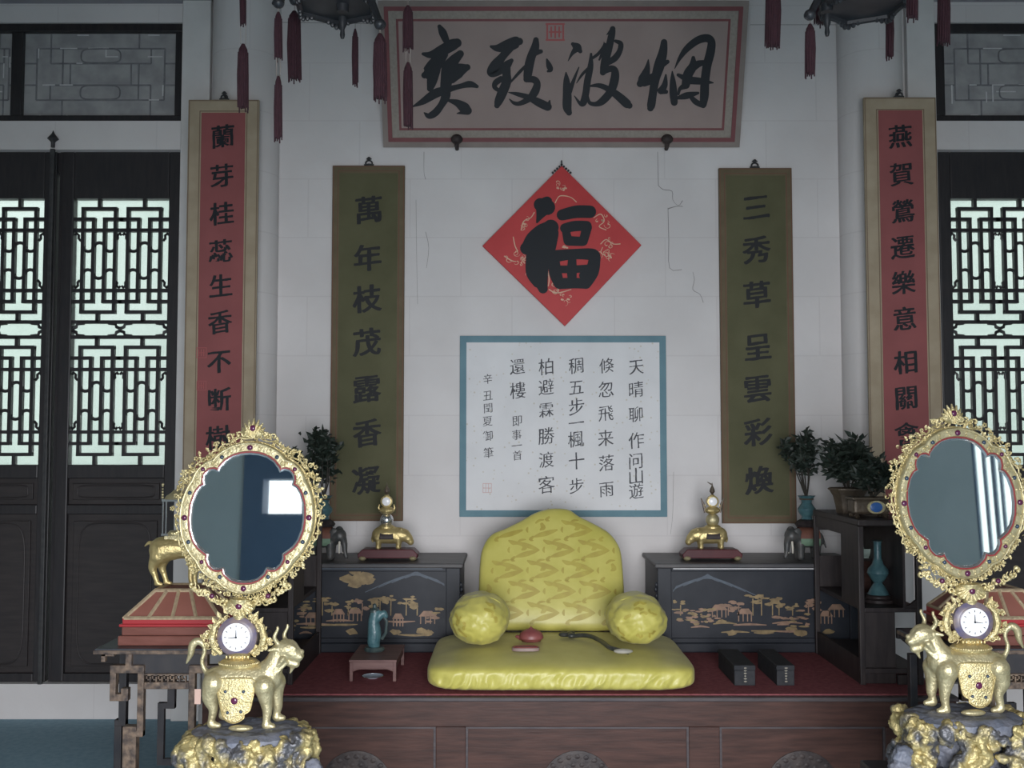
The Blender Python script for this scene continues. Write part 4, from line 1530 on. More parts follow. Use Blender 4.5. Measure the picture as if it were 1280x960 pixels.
# ------------------------------------------------------------------ painted lacquer chests
def chest(side):
    """side -1: left chest, +1: right chest. local x runs from the inner end outward"""
    sgn = side
    if side < 0:
        xi, lab = WX(575, 5.71, 740), 'black lacquer chest with gold landscape, left of the throne, under the left gilt clock'
    else:
        xi, lab = WX(822, 5.71, 740), 'black lacquer chest with gold landscape, right of the throne, under the right gilt clock'
    ln = 1.12
    y0, y1 = 5.71, YW - .02
    z0, z1 = ZK, WZ(704, y0)
    xo = xi + sgn * ln
    a, b = min(xi, xo), max(xi, xo)
    root = empty('lacquer_chest', ((a + b) / 2, y0, z0), label=lab, cat='chest', group='painted lacquer chests beside the throne')
    MB().box(a - .018, b + .018, y0 - .02, y1, z1 - .026, z1).build('top_board', M_LACQTOP, root, world=True, smooth=False, bevel=.008)
    m = MB().box(a, b, y0 + .012, y1 - .01, z0 + .05, z1 - .026)
    body = m.build('body', M_LACQ, root, world=True, smooth=False)
    f = MB()
    st = .075
    f.box(a, a + st, y0 - .004, y0 + .012, z0 + .05, z1 - .026).box(b - st, b, y0 - .004, y0 + .012, z0 + .05, z1 - .026)
    f.box(a + st, b - st, y0 - .004, y0 + .012, z0 + .05, z0 + .075).box(a + st, b - st, y0 - .004, y0 + .012, z1 - .045, z1 - .026)
    f.build('frame', M_LACQ, root, world=True, smooth=False, bevel=.003)
    f = MB().box(a - .01, b + .01, y0 - .014, y1 - .01, z0, z0 + .05)
    f.build('plinth', M_LACQ, root, world=True, smooth=False, bevel=.006)
    # highlight along the top of the panel, painted as a pale line
    e = MB().box(a + st + .01, b - st - .02, y0 - .0055, y0 - .004, WZ(711.5, y0), WZ(709.5, y0))
    e.build('highlight_line', M_GREYLITE if side > 0 else M_BLUELINE, root, world=True, smooth=False)
    # carved scroll brackets on the inner edge
    c = MB()
    xe = xi - sgn * .004
    for k, zz in enumerate((.30, .335, .36, .20)):
        c.sphere((xe - sgn * .004 * (k % 2), y0 + .01, z0 + zz), (.010, .008, .016), 8, 6)
    c.build('carved_bracket', M_LACQ, root, world=True)
    # painting
    rr = random.Random(5 if side < 0 else 9)
    g, gr, bl_ = MB(), MB(), MB()
    yv = y0 + .0085
    pa, pb = a + st + .01, b - st - .01

    def blob(mb, x, z, rx, rz, k=9):
        yy_ = yv - rr.uniform(0, .0028)
        mb.add([Vector((x + rx * (1 + rr.uniform(-.35, .35)) * math.cos(2 * math.pi * i / k), yy_, z + rz * (1 + rr.uniform(-.35, .35)) * math.sin(2 * math.pi * i / k))) for i in range(k)],
               [tuple(range(k))])

    zt = z0 + .255
    x = pa + .04
    while x < pb - .05:
        kind = rr.random()
        if kind < .55:              # tree: trunk and flat crowns
            mbx = g if rr.random() < .75 else gr
            h = rr.uniform(.05, .10)
            mbx.add([Vector((x - .003, yv, zt - .06)), Vector((x + .003, yv, zt - .06)), Vector((x + .004, yv, zt - .06 + h)), Vector((x - .002, yv, zt - .06 + h))], [(0, 1, 2, 3)])
            for _ in range(6):
                blob(mbx, x + rr.uniform(-.035, .035), zt - .06 + h + rr.uniform(-.028, .02), rr.uniform(.010, .024), rr.uniform(.004, .010))
        elif kind < .8:             # pavilion
            z = zt - rr.uniform(.03, .10)
            w = rr.uniform(.025, .045)
            gr.add([Vector((x - w * 1.3, yv, z + .02)), Vector((x + w * 1.3, yv, z + .02)), Vector((x + w * .6, yv, z + .05)), Vector((x - w * .6, yv, z + .05))], [(0, 1, 2, 3)])
            for e_ in (-1, -.3, .4, 1):
                gr.add([Vector((x + e_ * w - .003, yv, z - .02)), Vector((x + e_ * w + .003, yv, z - .02)), Vector((x + e_ * w + .003, yv, z + .02)), Vector((x + e_ * w - .003, yv, z + .02))], [(0, 1, 2, 3)])
        else:
            for _ in range(7):
                blob(rr.choice((g, gr)), x + rr.uniform(-.05, .05), zt - rr.uniform(.02, .12), rr.uniform(.008, .03), rr.uniform(.004, .009))
        x += rr.uniform(.028, .06)
    for k in range(9):
        xs = rr.uniform(pa, pb - .2)
        z = z0 + rr.uniform(.09, .17)
        w = rr.uniform(.06, .2)
        brush(g if k % 2 else gr, [(xs, z, .003), (xs + w * .5, z + rr.uniform(-.005, .008), .006), (xs + w, z, .002)], lambda u, v_: Vector((u, yv, v_)), 3)
    for k in range(5):
        blob(g, rr.uniform(pa + .05, pb - .05), z0 + rr.uniform(.09, .12), .03, .016)
    if side < 0:                    # gilded cloud near the top
        for k in range(14):
            blob(g, WX(447, y0, 720) + rr.uniform(-.075, .075), WZ(722, y0) + rr.uniform(-.04, .035), .035, .02)
    cm = WX(520, y0, 730) if side < 0 else WX(885, y0, 730)
    for k in range(4):
        s2 = .05 + .06 * k
        zz = WZ(718 if side < 0 else 722, y0)
        brush(bl_, [(cm - s2 * 1.2, zz - s2 * .42, .002), (cm - s2 * .5, zz - s2 * .12, .0035), (cm, zz + .02 - s2 * .1, .004), (cm + s2 * .5, zz - s2 * .14, .0035), (cm + s2 * 1.2, zz - s2 * .45, .002)],
              lambda u, v_: Vector((min(max(u, pa), pb), yv, v_)), 3)
    o = g.build('gold_landscape', M_GILT, body, world=True, smooth=False, normals=False)
    gr.build('red_gold_landscape', M_GILTRED, body, world=True, smooth=False, normals=False)
    bl_.build('blue_mountains', M_BLUELINE, body, world=True, smooth=False, normals=False)
    return root, z1


_, ZCH = chest(-1)
_, ZCH2 = chest(1)


# ------------------------------------------------------------------ small gilt animal clocks on the chests
def small_clock(px, pyb, face, label):
    """face +1 looks right"""
    d = 5.88
    p = W(px, pyb, d)
    zb = ZCH if face > 0 else ZCH2
    u = d / F          # one photo pixel in metres
    root = empty('animal_clock', (p.x, d, zb), label=label, cat='clock', group='small gilt animal clocks on the chests')
    mi = face < 0
    st = MB()
    # red stand with upturned feet
    st.prism([(-36 * u, 3 * u), (36 * u, 3 * u), (37 * u, 8 * u), (31 * u, 14 * u), (-31 * u, 14 * u), (-37 * u, 8 * u)], -.065, .065)
    st.mirrored(mi).build('stand', M_DARKRED, root, bevel=.004, smooth=False)
    ft = MB()
    for ex in (-31, 31):
        for ey in (-.055, .055):
            ft.sphere((ex * u, ey, 3.0 * u), (5 * u, 5 * u, 3.0 * u), 10, 6)
    ft.mirrored(mi).build('stand_foot', M_GOLDP, root)
    # animal
    P = lambda x, z, y=0: Vector((x * u, y * u, z * u))
    z0 = 14
    ch = [[(P(-11, z0 + 16), 10.5 * u), (P(-2, z0 + 17), 11.5 * u), (P(8, z0 + 16), 10.5 * u), (P(13, z0 + 16), 9 * u)],
          [(P(13, z0 + 17), 9 * u), (P(19, z0 + 16), 8.0 * u), (P(24, z0 + 12), 6 * u), (P(27, z0 + 8), 4.4 * u)],
          [(P(18, z0 + 21, -3), 2.4 * u), (P(16, z0 + 24, -5), 1.4 * u)], [(P(18, z0 + 21, 3), 2.4 * u), (P(16, z0 + 24, 5), 1.4 * u)],
          [(P(-18, z0 + 18), 2 * u), (P(-21, z0 + 12), 1.4 * u), (P(-20, z0 + 8), 1.2 * u)]]
    for lx, ly in ((-13, -5), (-13, 5), (12, -5), (12, 5)):
        ch.append([(P(lx, z0 + 13, ly), 5 * u), (P(lx + .5, z0 + 6, ly), 3.2 * u), (P(lx - .5, z0 + 2, ly), 2.6 * u), (P(lx + .6, z0 + 1.4, ly), 2.6 * u)])
    organic('animal', ch, M_GOLD, root, voxel=.0035, mirror=mi)
    sd = MB()
    sd.lathe(P(-2, z0 + 13), [(9.6 * u, -9 * u), (12.0 * u, -8 * u), (12.4 * u, 0), (12.0 * u, 8 * u), (9.6 * u, 9 * u)], 24, axis='x')
    sd.xform(lambda q: q if q.z > (z0 + 12) * u else Vector((q.x, q.y, (z0 + 12) * u)))
    sd.mirrored(mi).build('saddle', M_KANGD, root)
    # urn and dial above the saddle
    cx = -3
    tw = MB()
    tw.lathe(P(cx, z0 + 25), [(10 * u, 0), (10 * u, 2 * u), (7 * u, 4 * u)], 20)
    tw.lathe(P(cx, z0 + 43), [(6 * u, 0), (10 * u, 3 * u), (10 * u, 5 * u), (6 * u, 8 * u)], 8)
    for ex in (-1, 1):
        tw.tube([P(cx + ex * 8, z0 + 46), P(cx + ex * 10, z0 + 50), P(cx + ex * 9, z0 + 54)], [1.5 * u, 1.2 * u, .6 * u], 7)
    tw.mirrored(mi).build('tower', M_GOLD, root)
    bl = MB().sphere(P(cx, z0 + 35), (8.5 * u, 8 * u, 8.5 * u), 18, 12)
    bl.mirrored(mi).build('globe', M_SILVER if face > 0 else M_GOLDP, root)
    dl_ = MB().lathe(P(cx, z0 + 58, -3.5), [(7.4 * u, 5 * u), (7.4 * u, 0), (5.4 * u, -1.0 * u)], 24, axis='y')
    dl_.tube([P(cx, z0 + 50), P(cx, z0 + 66)], [4 * u, 3 * u], 8)
    case = dl_.mirrored(mi).build('clock_case', M_GOLD, root)
    MB().lathe(P(cx, z0 + 58, -4.6), [(5.2 * u, .6 * u), (5.2 * u, 0), (4.8 * u, -.3 * u)], 24, axis='y').mirrored(mi).build('dial', M_DIAL, case, label='white dial')
    fn_ = MB().lathe(P(cx, z0 + 65), [(2.4 * u, 0), (1.2 * u, 2 * u), (3.4 * u, 5 * u), (3.0 * u, 8 * u), (1.0 * u, 12 * u), (.3 * u, 16 * u)], 12)
    if face < 0:
        fn_.tube([P(cx + 1, z0 + 79), P(cx + 6, z0 + 82)], [1 * u, .4 * u], 6)
        for ex in (-1, 1):
            fn_.tube([P(cx + ex * 9, z0 + 44), P(cx + ex * 11, z0 + 54), P(cx + ex * 14, z0 + 62)], [1.6 * u, 1.6 * u, .7 * u], 7)
    fn_.mirrored(mi).build('finial', M_BRONZE, root)
    return root


small_clock(486, 690, 1, 'small gilt animal clock facing right on the left lacquer chest')
small_clock(888, 690, -1, 'small gilt animal clock facing left on the right lacquer chest')


# ------------------------------------------------------------------ foliage
def foliage(root, c, rx, ry, rz, n, ln, wd, base, seed, branches=9, name='foliage'):
    rr = random.Random(seed)
    lv, st = MB(), MB()
    c, base = Vector(c), Vector(base)
    for b in range(branches):
        while True:
            q = Vector((rr.uniform(-1, 1), rr.uniform(-1, 1), rr.uniform(-.6, 1)))
            if .35 < q.length < 1:
                break
        tip = c + Vector((q.x * rx, q.y * ry, q.z * rz))
        mid = base.lerp(tip, .5) + Vector((rr.uniform(-.2, .2) * rx, rr.uniform(-.2, .2) * ry, .12 * rz))
        pts = [Vector(x) for x in crom([tuple(base), tuple(mid), tuple(tip)], 5)]
        st.tube(pts, [.0045 * (1 - .7 * i / len(pts)) for i in range(len(pts))], 5)
        for k in range(2 * n // branches):
            t = rr.uniform(.62, 1.0)
            o = pts[int(t * (len(pts) - 1))] + Vector((rr.gauss(0, .13) * rx, rr.gauss(0, .13) * ry, rr.gauss(0, .13) * rz))
            dr_ = Vector((rr.uniform(-1, 1), rr.uniform(-1, 1), rr.uniform(-.4, .9)))
            nn = Vector((rr.uniform(-1, 1), rr.uniform(-1, 1), rr.uniform(-1, 1)))
            lv.leaf(o, dr_, nn, 1.15 * ln * rr.uniform(.7, 1.3), 1.35 * wd * rr.uniform(.7, 1.2))
    st.build('stem', M_STEM, root, world=True)
    lv.build(name, M_LEAF, root, world=True, smooth=False, normals=False)


# ------------------------------------------------------------------ elephants carrying vases on the chests
def elephant(px, d, face, label, vlabel, seed, fol):
    u = d / F
    zb = ZCH
    x = WX(px, d, 680)
    root = empty('elephant_figurine', (x, d, zb), label=label, cat='figurine', group='enamel elephants on the chests')
    mi = face < 0
    P = lambda a, z, y=0: Vector((a * u, y * u, z * u))
    ch = [[(P(-14, 26), 11 * u), (P(-4, 28), 12.5 * u), (P(6, 27), 11 * u)], [(P(8, 30, -2), 10 * u), (P(17, 31, -6), 9 * u)],
          [(P(20, 30, -8), 6 * u), (P(24, 22, -12), 4.2 * u), (P(25, 12, -13), 3.2 * u), (P(27, 6, -14), 2.6 * u)]]
    for lx, ly in ((-14, -6), (-14, 6), (6, -7), (6, 6)):
        ch.append([(P(lx, 22, ly), 6 * u), (P(lx, 10, ly), 4.8 * u), (P(lx, 5.4, ly), 4.6 * u), (P(lx, 4.9, ly), 4.6 * u)])
    ch.append([(P(-24, 26), 1.6 * u), (P(-27, 16), 1.2 * u)])
    organic('body', ch, M_ELEPH, root, voxel=.0042, mirror=mi, rest=True)
    e = MB()
    e.sphere(P(11, 32, -11), (6 * u, 1.6 * u, 8.5 * u), 12, 8)
    e.sphere(P(15, 33, 5), (6 * u, 1.6 * u, 8.5 * u), 12, 8)
    e.mirrored(mi).build('ear', M_ELEPH, root)
    for s in (-1, 1):
        tk = MB().tube([P(21 + s * 2.4, 24, -12 + s * 2.5), P(22 + s * 3.2, 17, -15 + s * 2.6), P(21 + s * 2.0, 10, -17 + s * 1.6)], [1.4 * u, 1.2 * u, .5 * u], 8)
        tk.mirrored(mi).build('tusk', M_IVORY, root, label='white curved tusk')
    # cloth over the back: red above, green hem
    c = MB()
    for i in range(13):
        pass
    ang = [R(a) for a in range(-115, 116, 10)]
    for nm, m_, r0, a0, a1 in (('saddle_cloth', M_REDCL, 13.8, -88, 88), ('cloth_hem', M_GREENCL, 13.9, 88, 128)):
        c = MB()
        rng = [(a0, a1)] if nm == 'saddle_cloth' else [(a0, a1), (-a1, -a0)]
        for q0, q1 in rng:
            nn = 14
            c.grid(lambda s, t: P(-17 + 24 * s, 27 + r0 * math.cos(R(q0 + (q1 - q0) * t)), r0 * math.sin(R(q0 + (q1 - q0) * t))), 4, nn)
            c.grid(lambda s, t: P(-17 + 24 * s, 27 + (r0 - 1.2) * math.cos(R(q0 + (q1 - q0) * t)), (r0 - 1.2) * math.sin(R(q0 + (q1 - q0) * t))), 4, nn)
        c.mirrored(mi).build(nm, m_, root)
    # vase on its back
    zv = zb + 41.5 * u
    xv = x + face * (-4) * u
    v = empty('cloisonne_vase', (xv, d, zv), label=vlabel, cat='vase', group='teal vases on the elephants')
    MB().lathe((0, 0, -.001), [(13 * u, 0), (15 * u, 3 * u), (12 * u, 7 * u), (8 * u, 9 * u)], 24).build('stand', M_DARKWOOD, v)
    MB().lathe((0, 0, 9 * u), [(7 * u, 0), (6 * u, 3 * u), (10.5 * u, 9 * u), (11 * u, 13 * u), (8 * u, 17 * u), (6 * u, 20 * u), (7 * u, 24 * u), (10 * u, 28 * u), (11 * u, 29 * u)], 28).build('body', M_TEAL, v)
    MB().tube([Vector((7.6 * u * math.cos(k * math.pi / 12), 7.6 * u * math.sin(k * math.pi / 12), 34 * u)) for k in range(24)], 1.3 * u, 6, closed=True).build('neck_ring', M_BRONZE, v)
    for a in fol:
        foliage(v, W(a[0], a[1], d), a[2] * u, a[2] * u * .8, a[3] * u, a[4], 9 * u, 2.6 * u, (xv, d, zv + 34 * u), seed)
    return root


elephant(1005, 5.86, -1, 'dark enamel elephant figurine with white tusks on the right chest, facing left',
         'teal vase with a dark leafy sprig, standing on the right elephant', 21, [(997, 568, 27, 34, 260)])
elephant(408, 5.86, 1, 'dark enamel elephant figurine on the left chest half behind the mirror, facing right',
         'teal vase with dark bonsai foliage, on the left elephant behind the left oval mirror', 22, [(386, 568, 42, 36, 420)])


# ------------------------------------------------------------------ side shelves (etageres)
def shelf_unit(side):
    """built for the right side; side -1 mirrors about the throne centre line"""
    fx = (lambda q: q) if side > 0 else (lambda q: 2 * X0 - q)
    x0, xm, x1 = 1.637, 1.86, 1.935
    y0, y1 = 4.95, 5.69
    z0, zt = ZK, 1.275
    zs = WZ(760, y0)
    lab = 'tall dark open shelf stand at the right platform end, vase in its upper bay' if side > 0 else \
        'tall dark open shelf stand at the left end of the platform, behind the left mirror'
    root = empty('shelf_stand', (fx((x0 + x1) / 2), y0, z0), label=lab, cat='shelf', group='shelf stands at the platform ends')

    def B(mb, a, b, *r):
        a, b = fx(a), fx(b)
        return mb.box(min(a, b), max(a, b), *r)
    t = .026
    B(MB(), x0, x1, y0, y1, zt - .03, zt).build('top_board', M_DARKWOOD, root, world=True, smooth=False, bevel=.005)
    B(MB(), x0 + t, x1, y0 + .005, y1, zs - .022, zs).build('shelf_board', M_DARKWOOD, root, world=True, smooth=False, bevel=.004)
    B(MB(), x0 + t, x1, y0 + .01, y1, z0 + .05, z0 + .075).build('shelf_board', M_DARKWOOD, root, world=True, smooth=False, bevel=.004)
    for a, b in ((x0, y0), (x0, y1 - t), (x1 - t, y0), (x1 - t, y1 - t)):
        B(MB(), a, a + t, b, b + t, z0, zt - .03 if a == x0 or b > y0 else zt - .03).build('post', M_DARKWOOD, root, world=True, smooth=False, bevel=.004)
    # near side panel with a cusped opening behind it
    p = MB()
    B(p, x0 + .006, x0 + .018, y0 + t, y0 + .28, zs, zt - .03)
    B(p, x0 + .006, x0 + .018, y0 + t, y1 - t, z0, zs - .24)
    B(p, x0 + .006, x0 + .018, y0 + .28, y1 - t, zt - .09, zt - .03)
    p.build('side_panel', M_DARKWOOD, root, world=True, smooth=False)
    p = MB()
    B(p, xm - .012, xm, y0 + .01, y1 - t, zs, zt - .03)
    p.build('partition', M_DARKWOOD, root, world=True, smooth=False)
    # back with shaped openings
    p = MB()
    ox0, ox1 = WX(1074, y1, 680), WX(1110, y1, 680)
    xs = [x0 + t, x0 + t + .035, xm - .08, xm - .035, xm]
    B(p, x0 + t, xm, y1 - .02, y1 - .008, zs, WZ(694, y1))
    B(p, x0 + t, xm, y1 - .02, y1 - .008, WZ(662, y1), zt - .03)
    for a, b in ((1074, 1071), (1078, 1101), (1109, 1130)):
        aa, bb = WX(min(a, b), y1, 680), min(WX(max(a, b), y1, 680), xm)
        if bb > aa:
            B(p, aa, bb, y1 - .02, y1 - .008, WZ(694, y1), WZ(662, y1))
    p.build('back_panel', M_DARKWOOD, root, world=True, smooth=False)
    # lower front: drawer-like panel, rails and corner fret
    p = MB()
    xq = WX(1122, y0, 780)
    B(p, x0 + t, xq, y0 + .03, y0 + .045, z0, zs - .022)
    B(p, xq, x1, y0 + .005, y0 + .03, WZ(799, y0), WZ(786, y0))
    B(p, xq, x1, y0 + .005, y0 + .03, z0, z0 + .045)
    p.build('lower_panel', M_DARKWOOD, root, world=True, smooth=False, bevel=.003)
    c = MB()
    xa_, xb_ = WX(1128, y0, 800), x1 - t
    za_ = WZ(800, y0)
    v = [(fx(xb_), za_), (fx(xa_), za_), (fx(xb_), za_ - .06)]
    c.prism(v if side > 0 else v[::-1], y0 + .008, y0 + .028)
    v = [(fx(xb_), zs), (fx(xb_), zs + .035), (fx(xb_ - .03), zs + .012), (fx(xb_ - .06), zs)]
    c.prism(v, y0 + .008, y0 + .028)
    c.build('corner_fret', M_DARKWOOD, root, world=True, smooth=False)
    return zs, zt


ZSH, ZTOP = shelf_unit(1)
shelf_unit(-1)

# things in and on the right shelf
d = 5.15
u = d / F
x = WX(1098, d, 750)
v = empty('bottle_vase', (x, d, ZSH), label='slender teal bottle vase in the upper bay of the right shelf', cat='vase')
MB().lathe((0, 0, 0), [(20 * u, 0), (20 * u, 3 * u), (15 * u, 5 * u), (15 * u, 7 * u), (17 * u, 9 * u)], 28).build('stand', M_DARKWOOD, v)
MB().lathe((0, 0, 9 * u), [(13 * u, 0), (9 * u, 8 * u), (5 * u, 14 * u), (9 * u, 19 * u), (13 * u, 26 * u), (12 * u, 31 * u), (7 * u, 37 * u), (4.6 * u, 44 * u), (4.6 * u, 62 * u), (5.4 * u, 66 * u)], 28).build('body', M_TEAL, v)
MB().tube([Vector((5.6 * u * math.cos(k * math.pi / 10), 5.6 * u * math.sin(k * math.pi / 10), 74.5 * u)) for k in range(20)], .9 * u, 6, closed=True).build('lip', M_TEALD, v)
d = 5.45
u = d / F
x = WX(1081, d, 690)
zbx = WZ(697, d)
b = empty('display_box', (x, d, ZSH), label='reddish wooden stand inside the right shelf under a pale bowl', cat='stand')
hx = .052
MB().box(-hx, hx, -hx, hx, 0, .02).box(-hx * .9, hx * .9, -hx * .9, hx * .9, .02, zbx - ZSH - .012).build('body', M_KANG, b, smooth=False, bevel=.003)
MB().box(-hx * 1.05, hx * 1.05, -hx * 1.05, hx * 1.05, zbx - ZSH - .012, zbx - ZSH).build('top', M_DARKWOOD, b, smooth=False, bevel=.003)
b = empty('celadon_bowl', (x, d, zbx), label='pale green bowl on the reddish stand inside the right shelf', cat='bowl')
MB().lathe((0, 0, 0), [(.022, 0), (.024, .005), (.038, .014), (.05, .034), (.055, .05), (.052, .05), (.046, .034), (.03, .014), (.001, .010)], 32).build('body', M_CELADON, b)
MB().lathe((0, 0, -.0005), [(.024, 0), (.024, .004), (.02, .005)], 24).build('foot_ring', M_CELADON, b)

# planters on top of the right shelf
d = 5.40
u = d / F
x = WX(1054, d, 636) + .03
b = empty('flared_planter', (x, d, ZTOP), label='flared bronze planter with a spreading dark bonsai, back of the right shelf top', cat='potted plant')
MB().lathe((0, 0, 0), [(15 * u, 0), (16 * u, 3 * u), (17 * u, 10 * u), (20 * u, 22 * u), (25 * u, 30 * u), (23.5 * u, 30.5 * u), (18 * u, 22 * u), (1 * u, 21 * u)], 8).build('body', M_BRONZE, b)
rim = MB().tube([Vector((25 * u * math.cos(k * math.pi / 4), 25 * u * math.sin(k * math.pi / 4), 30.3 * u)) for k in range(8)], 1.3 * u, 6, closed=True)
rim.build('rim', M_BRONZE, b)
for k in range(3):
    a = 2 * math.pi * k / 3 + .5
    pass
foliage(b, W(1052, 572, d), 40 * u, 26 * u, 30 * u, 520, 12 * u, 2.4 * u, (x, d, ZTOP + 22 * u), 31, 13)
d = 5.14
u = d / F
x = WX(1083, d, 640) + .01
b = empty('cloisonne_planter', (x, d, ZTOP), label='oblong dark planter with blue medallion and dense bonsai, front of the right shelf top', cat='potted plant')
MB().box(-.088, .088, -.055, .055, .014, .088).build('body', M_BRONZE, b, smooth=False, bevel=.014)
MB().box(-.096, .096, -.062, .062, .085, .098).build('rim', M_BRONZE, b, smooth=False, bevel=.004)
for ex in (-1, 1):
    for ey in (-1, 1):
        MB().lathe((ex * .07, ey * .04, 0), [(.012, 0), (.014, .008), (.010, .016)], 10).build('foot', M_BRONZE, b)
MB().lathe((.02, -.055, .050), [(.046, .004), (.046, 0), (.044, -.002)], 28, axis='y', sy=.72).build('medallion_rim', M_GOLDP, b)
MB().lathe((.02, -.0575, .050), [(.030, .004), (.030, 0), (.026, -.002)], 28, axis='y', sy=.8).build('medallion', M_BLUEMED, b, label='bright blue medallion')
foliage(b, W(1098, 592, d), 34 * u, 24 * u, 22 * u, 420, 10 * u, 2.6 * u, (x + .02, d, ZTOP + .09), 33, 11)

# ------------------------------------------------------------------ small things on the carpet
# low stand with cloisonne ewer, left
za_ = WZ(822, 5.02)
xa, xb = WX(436, 5.02, 822), WX(496, 5.02, 822)
y0, y1 = 5.02, 5.40
h = .102
root = empty('low_stand', ((xa + xb) / 2, (y0 + y1) / 2, ZK), label='low pinkish-brown table on the red carpet left of the seat cushion', cat='table')
MB().box(xa, xb, y0, y1, ZK + h - .012, ZK + h).build('tabletop', M_SMALLT, root, world=True, smooth=False, bevel=.003)
MB().box(xa + .008, xb - .008, y0 + .006, y0 + .014, ZK + h - .045, ZK + h - .012).box(xa + .008, xb - .008, y1 - .014, y1 - .006, ZK + h - .045, ZK + h - .012) \
    .box(xa + .006, xa + .014, y0 + .01, y1 - .01, ZK + h - .045, ZK + h - .012).box(xb - .014, xb - .006, y0 + .01, y1 - .01, ZK + h - .045, ZK + h - .012).build('apron', M_SMALLT, root, world=True, smooth=False)
for ax in (xa + .003, xb - .019):
    for ay in (y0 + .003, y1 - .019):
        MB().box(ax, ax + .016, ay, ay + .016, ZK, ZK + h - .012).build('leg', M_SMALLT, root, world=True, smooth=False, bevel=.002)
br = MB()
br.tube([Vector(q) for q in crom([(xa + .018, y0 + .011, ZK + .05), ((xa * 3 + xb) / 4, y0 + .011, ZK + .062), ((xa + xb) / 2, y0 + .011, ZK + .060), ((xa + xb * 3) / 4, y0 + .011, ZK + .062), (xb - .018, y0 + .011, ZK + .05)], 4)], .006, 8)
br.build('stretcher', M_SMALLT, root, world=True)
p = W(463, 845, 5.1)
root = empty('saucer', ((xa + xb) / 2 - .01, 5.10, ZK), label='small blue-white saucer on the carpet under the low table', cat='saucer')
MB().lathe((0, 0, 0), [(.025, 0), (.028, .003), (.05, .010), (.052, .011), (.04, .007), (.001, .005)], 28).build('body', M_SAUCER, root)
MB().tube([Vector((.0515 * math.cos(k * math.pi / 14), .0515 * math.sin(k * math.pi / 14), .011)) for k in range(28)], .0015, 6, closed=True).build('rim', M_SILVER, root)
d = 5.24
u = d / F
root = empty('cloisonne_ewer', (WX(468, d, 810), d, ZK + h), label='turquoise enamel ewer with a spout on the low table', cat='vase')
MB().lathe((0, 0, 0), [(12 * u, 0), (13 * u, 2 * u), (11 * u, 5 * u)], 20).build('stand', M_TEALD, root)
organic('body', [[(Vector((-1 * u, 0, 10 * u)), 8 * u), (Vector((0, 0, 22 * u)), 8.6 * u), (Vector((-1 * u, 0, 36 * u)), 7 * u), (Vector((1 * u, 0, 46 * u)), 6.6 * u)],
                 [(Vector((4 * u, 0, 40 * u)), 5 * u), (Vector((11 * u, 0, 46 * u)), 4 * u), (Vector((14 * u, 0, 42 * u)), 3 * u)], [(Vector((0, 0, 7 * u)), 7 * u)]], M_TEAL, root, voxel=.0035)
MB().tube([Vector((10 * u, 0, 44 * u)), Vector((15 * u, 0, 36 * u)), Vector((14 * u, 0, 22 * u)), Vector((9 * u, 0, 14 * u))], [2.4 * u, 2 * u, 2 * u, 2.2 * u], 8).build('handle', M_TEALD, root)
MB().lathe((0, 0, 47 * u), [(6.4 * u, 0), (6 * u, 3 * u), (2.5 * u, 6 * u), (2.4 * u, 9 * u), (.4 * u, 11 * u)], 16).build('lid', M_TEALD, root)

# two dark book cases on the carpet, right
for k, (pl_, pr_, lab) in enumerate(((918, 944, 'charcoal long box on the carpet, the one next to the seat cushion'), (971, 993, 'charcoal long box on the carpet, the one nearer the right shelf'))):
    yb_ = 4.94
    a, b2_ = WX(pl_, yb_, 840), WX(pr_, yb_, 840)
    root = empty('book_case', ((a + b2_) / 2, yb_ + .19, ZK), label=lab, cat='box', group='charcoal boxes right of the seat')
    MB().box(a, b2_, yb_, yb_ + .38, ZK, ZK + .07).build('body', M_BOOK, root, world=True, smooth=False, bevel=.003)
    MB().box(a - .002, b2_ + .002, yb_ - .002, yb_ + .382, ZK + .07, ZK + .094).build('lid', M_BOOK, root, world=True, smooth=False, bevel=.004)
    lb = MB()
    xc = (a + b2_) / 2 + .002
    for q_ in range(6):
        zz = ZK + .082 - q_ * .0125
        w = random.uniform(.004, .007)
        yq = yb_ - .0028 if zz > ZK + .07 else yb_ - .0008
        lb.box(xc - w, xc + w, yq, yq + .0006, zz - .002, zz + .002)
        lb.box(xc - .001, xc + .001, yq, yq + .0006, zz - .005, zz + .004)
    lb.build('gold_title', M_LABELT, root, world=True, smooth=False, label='faint gold vertical title')


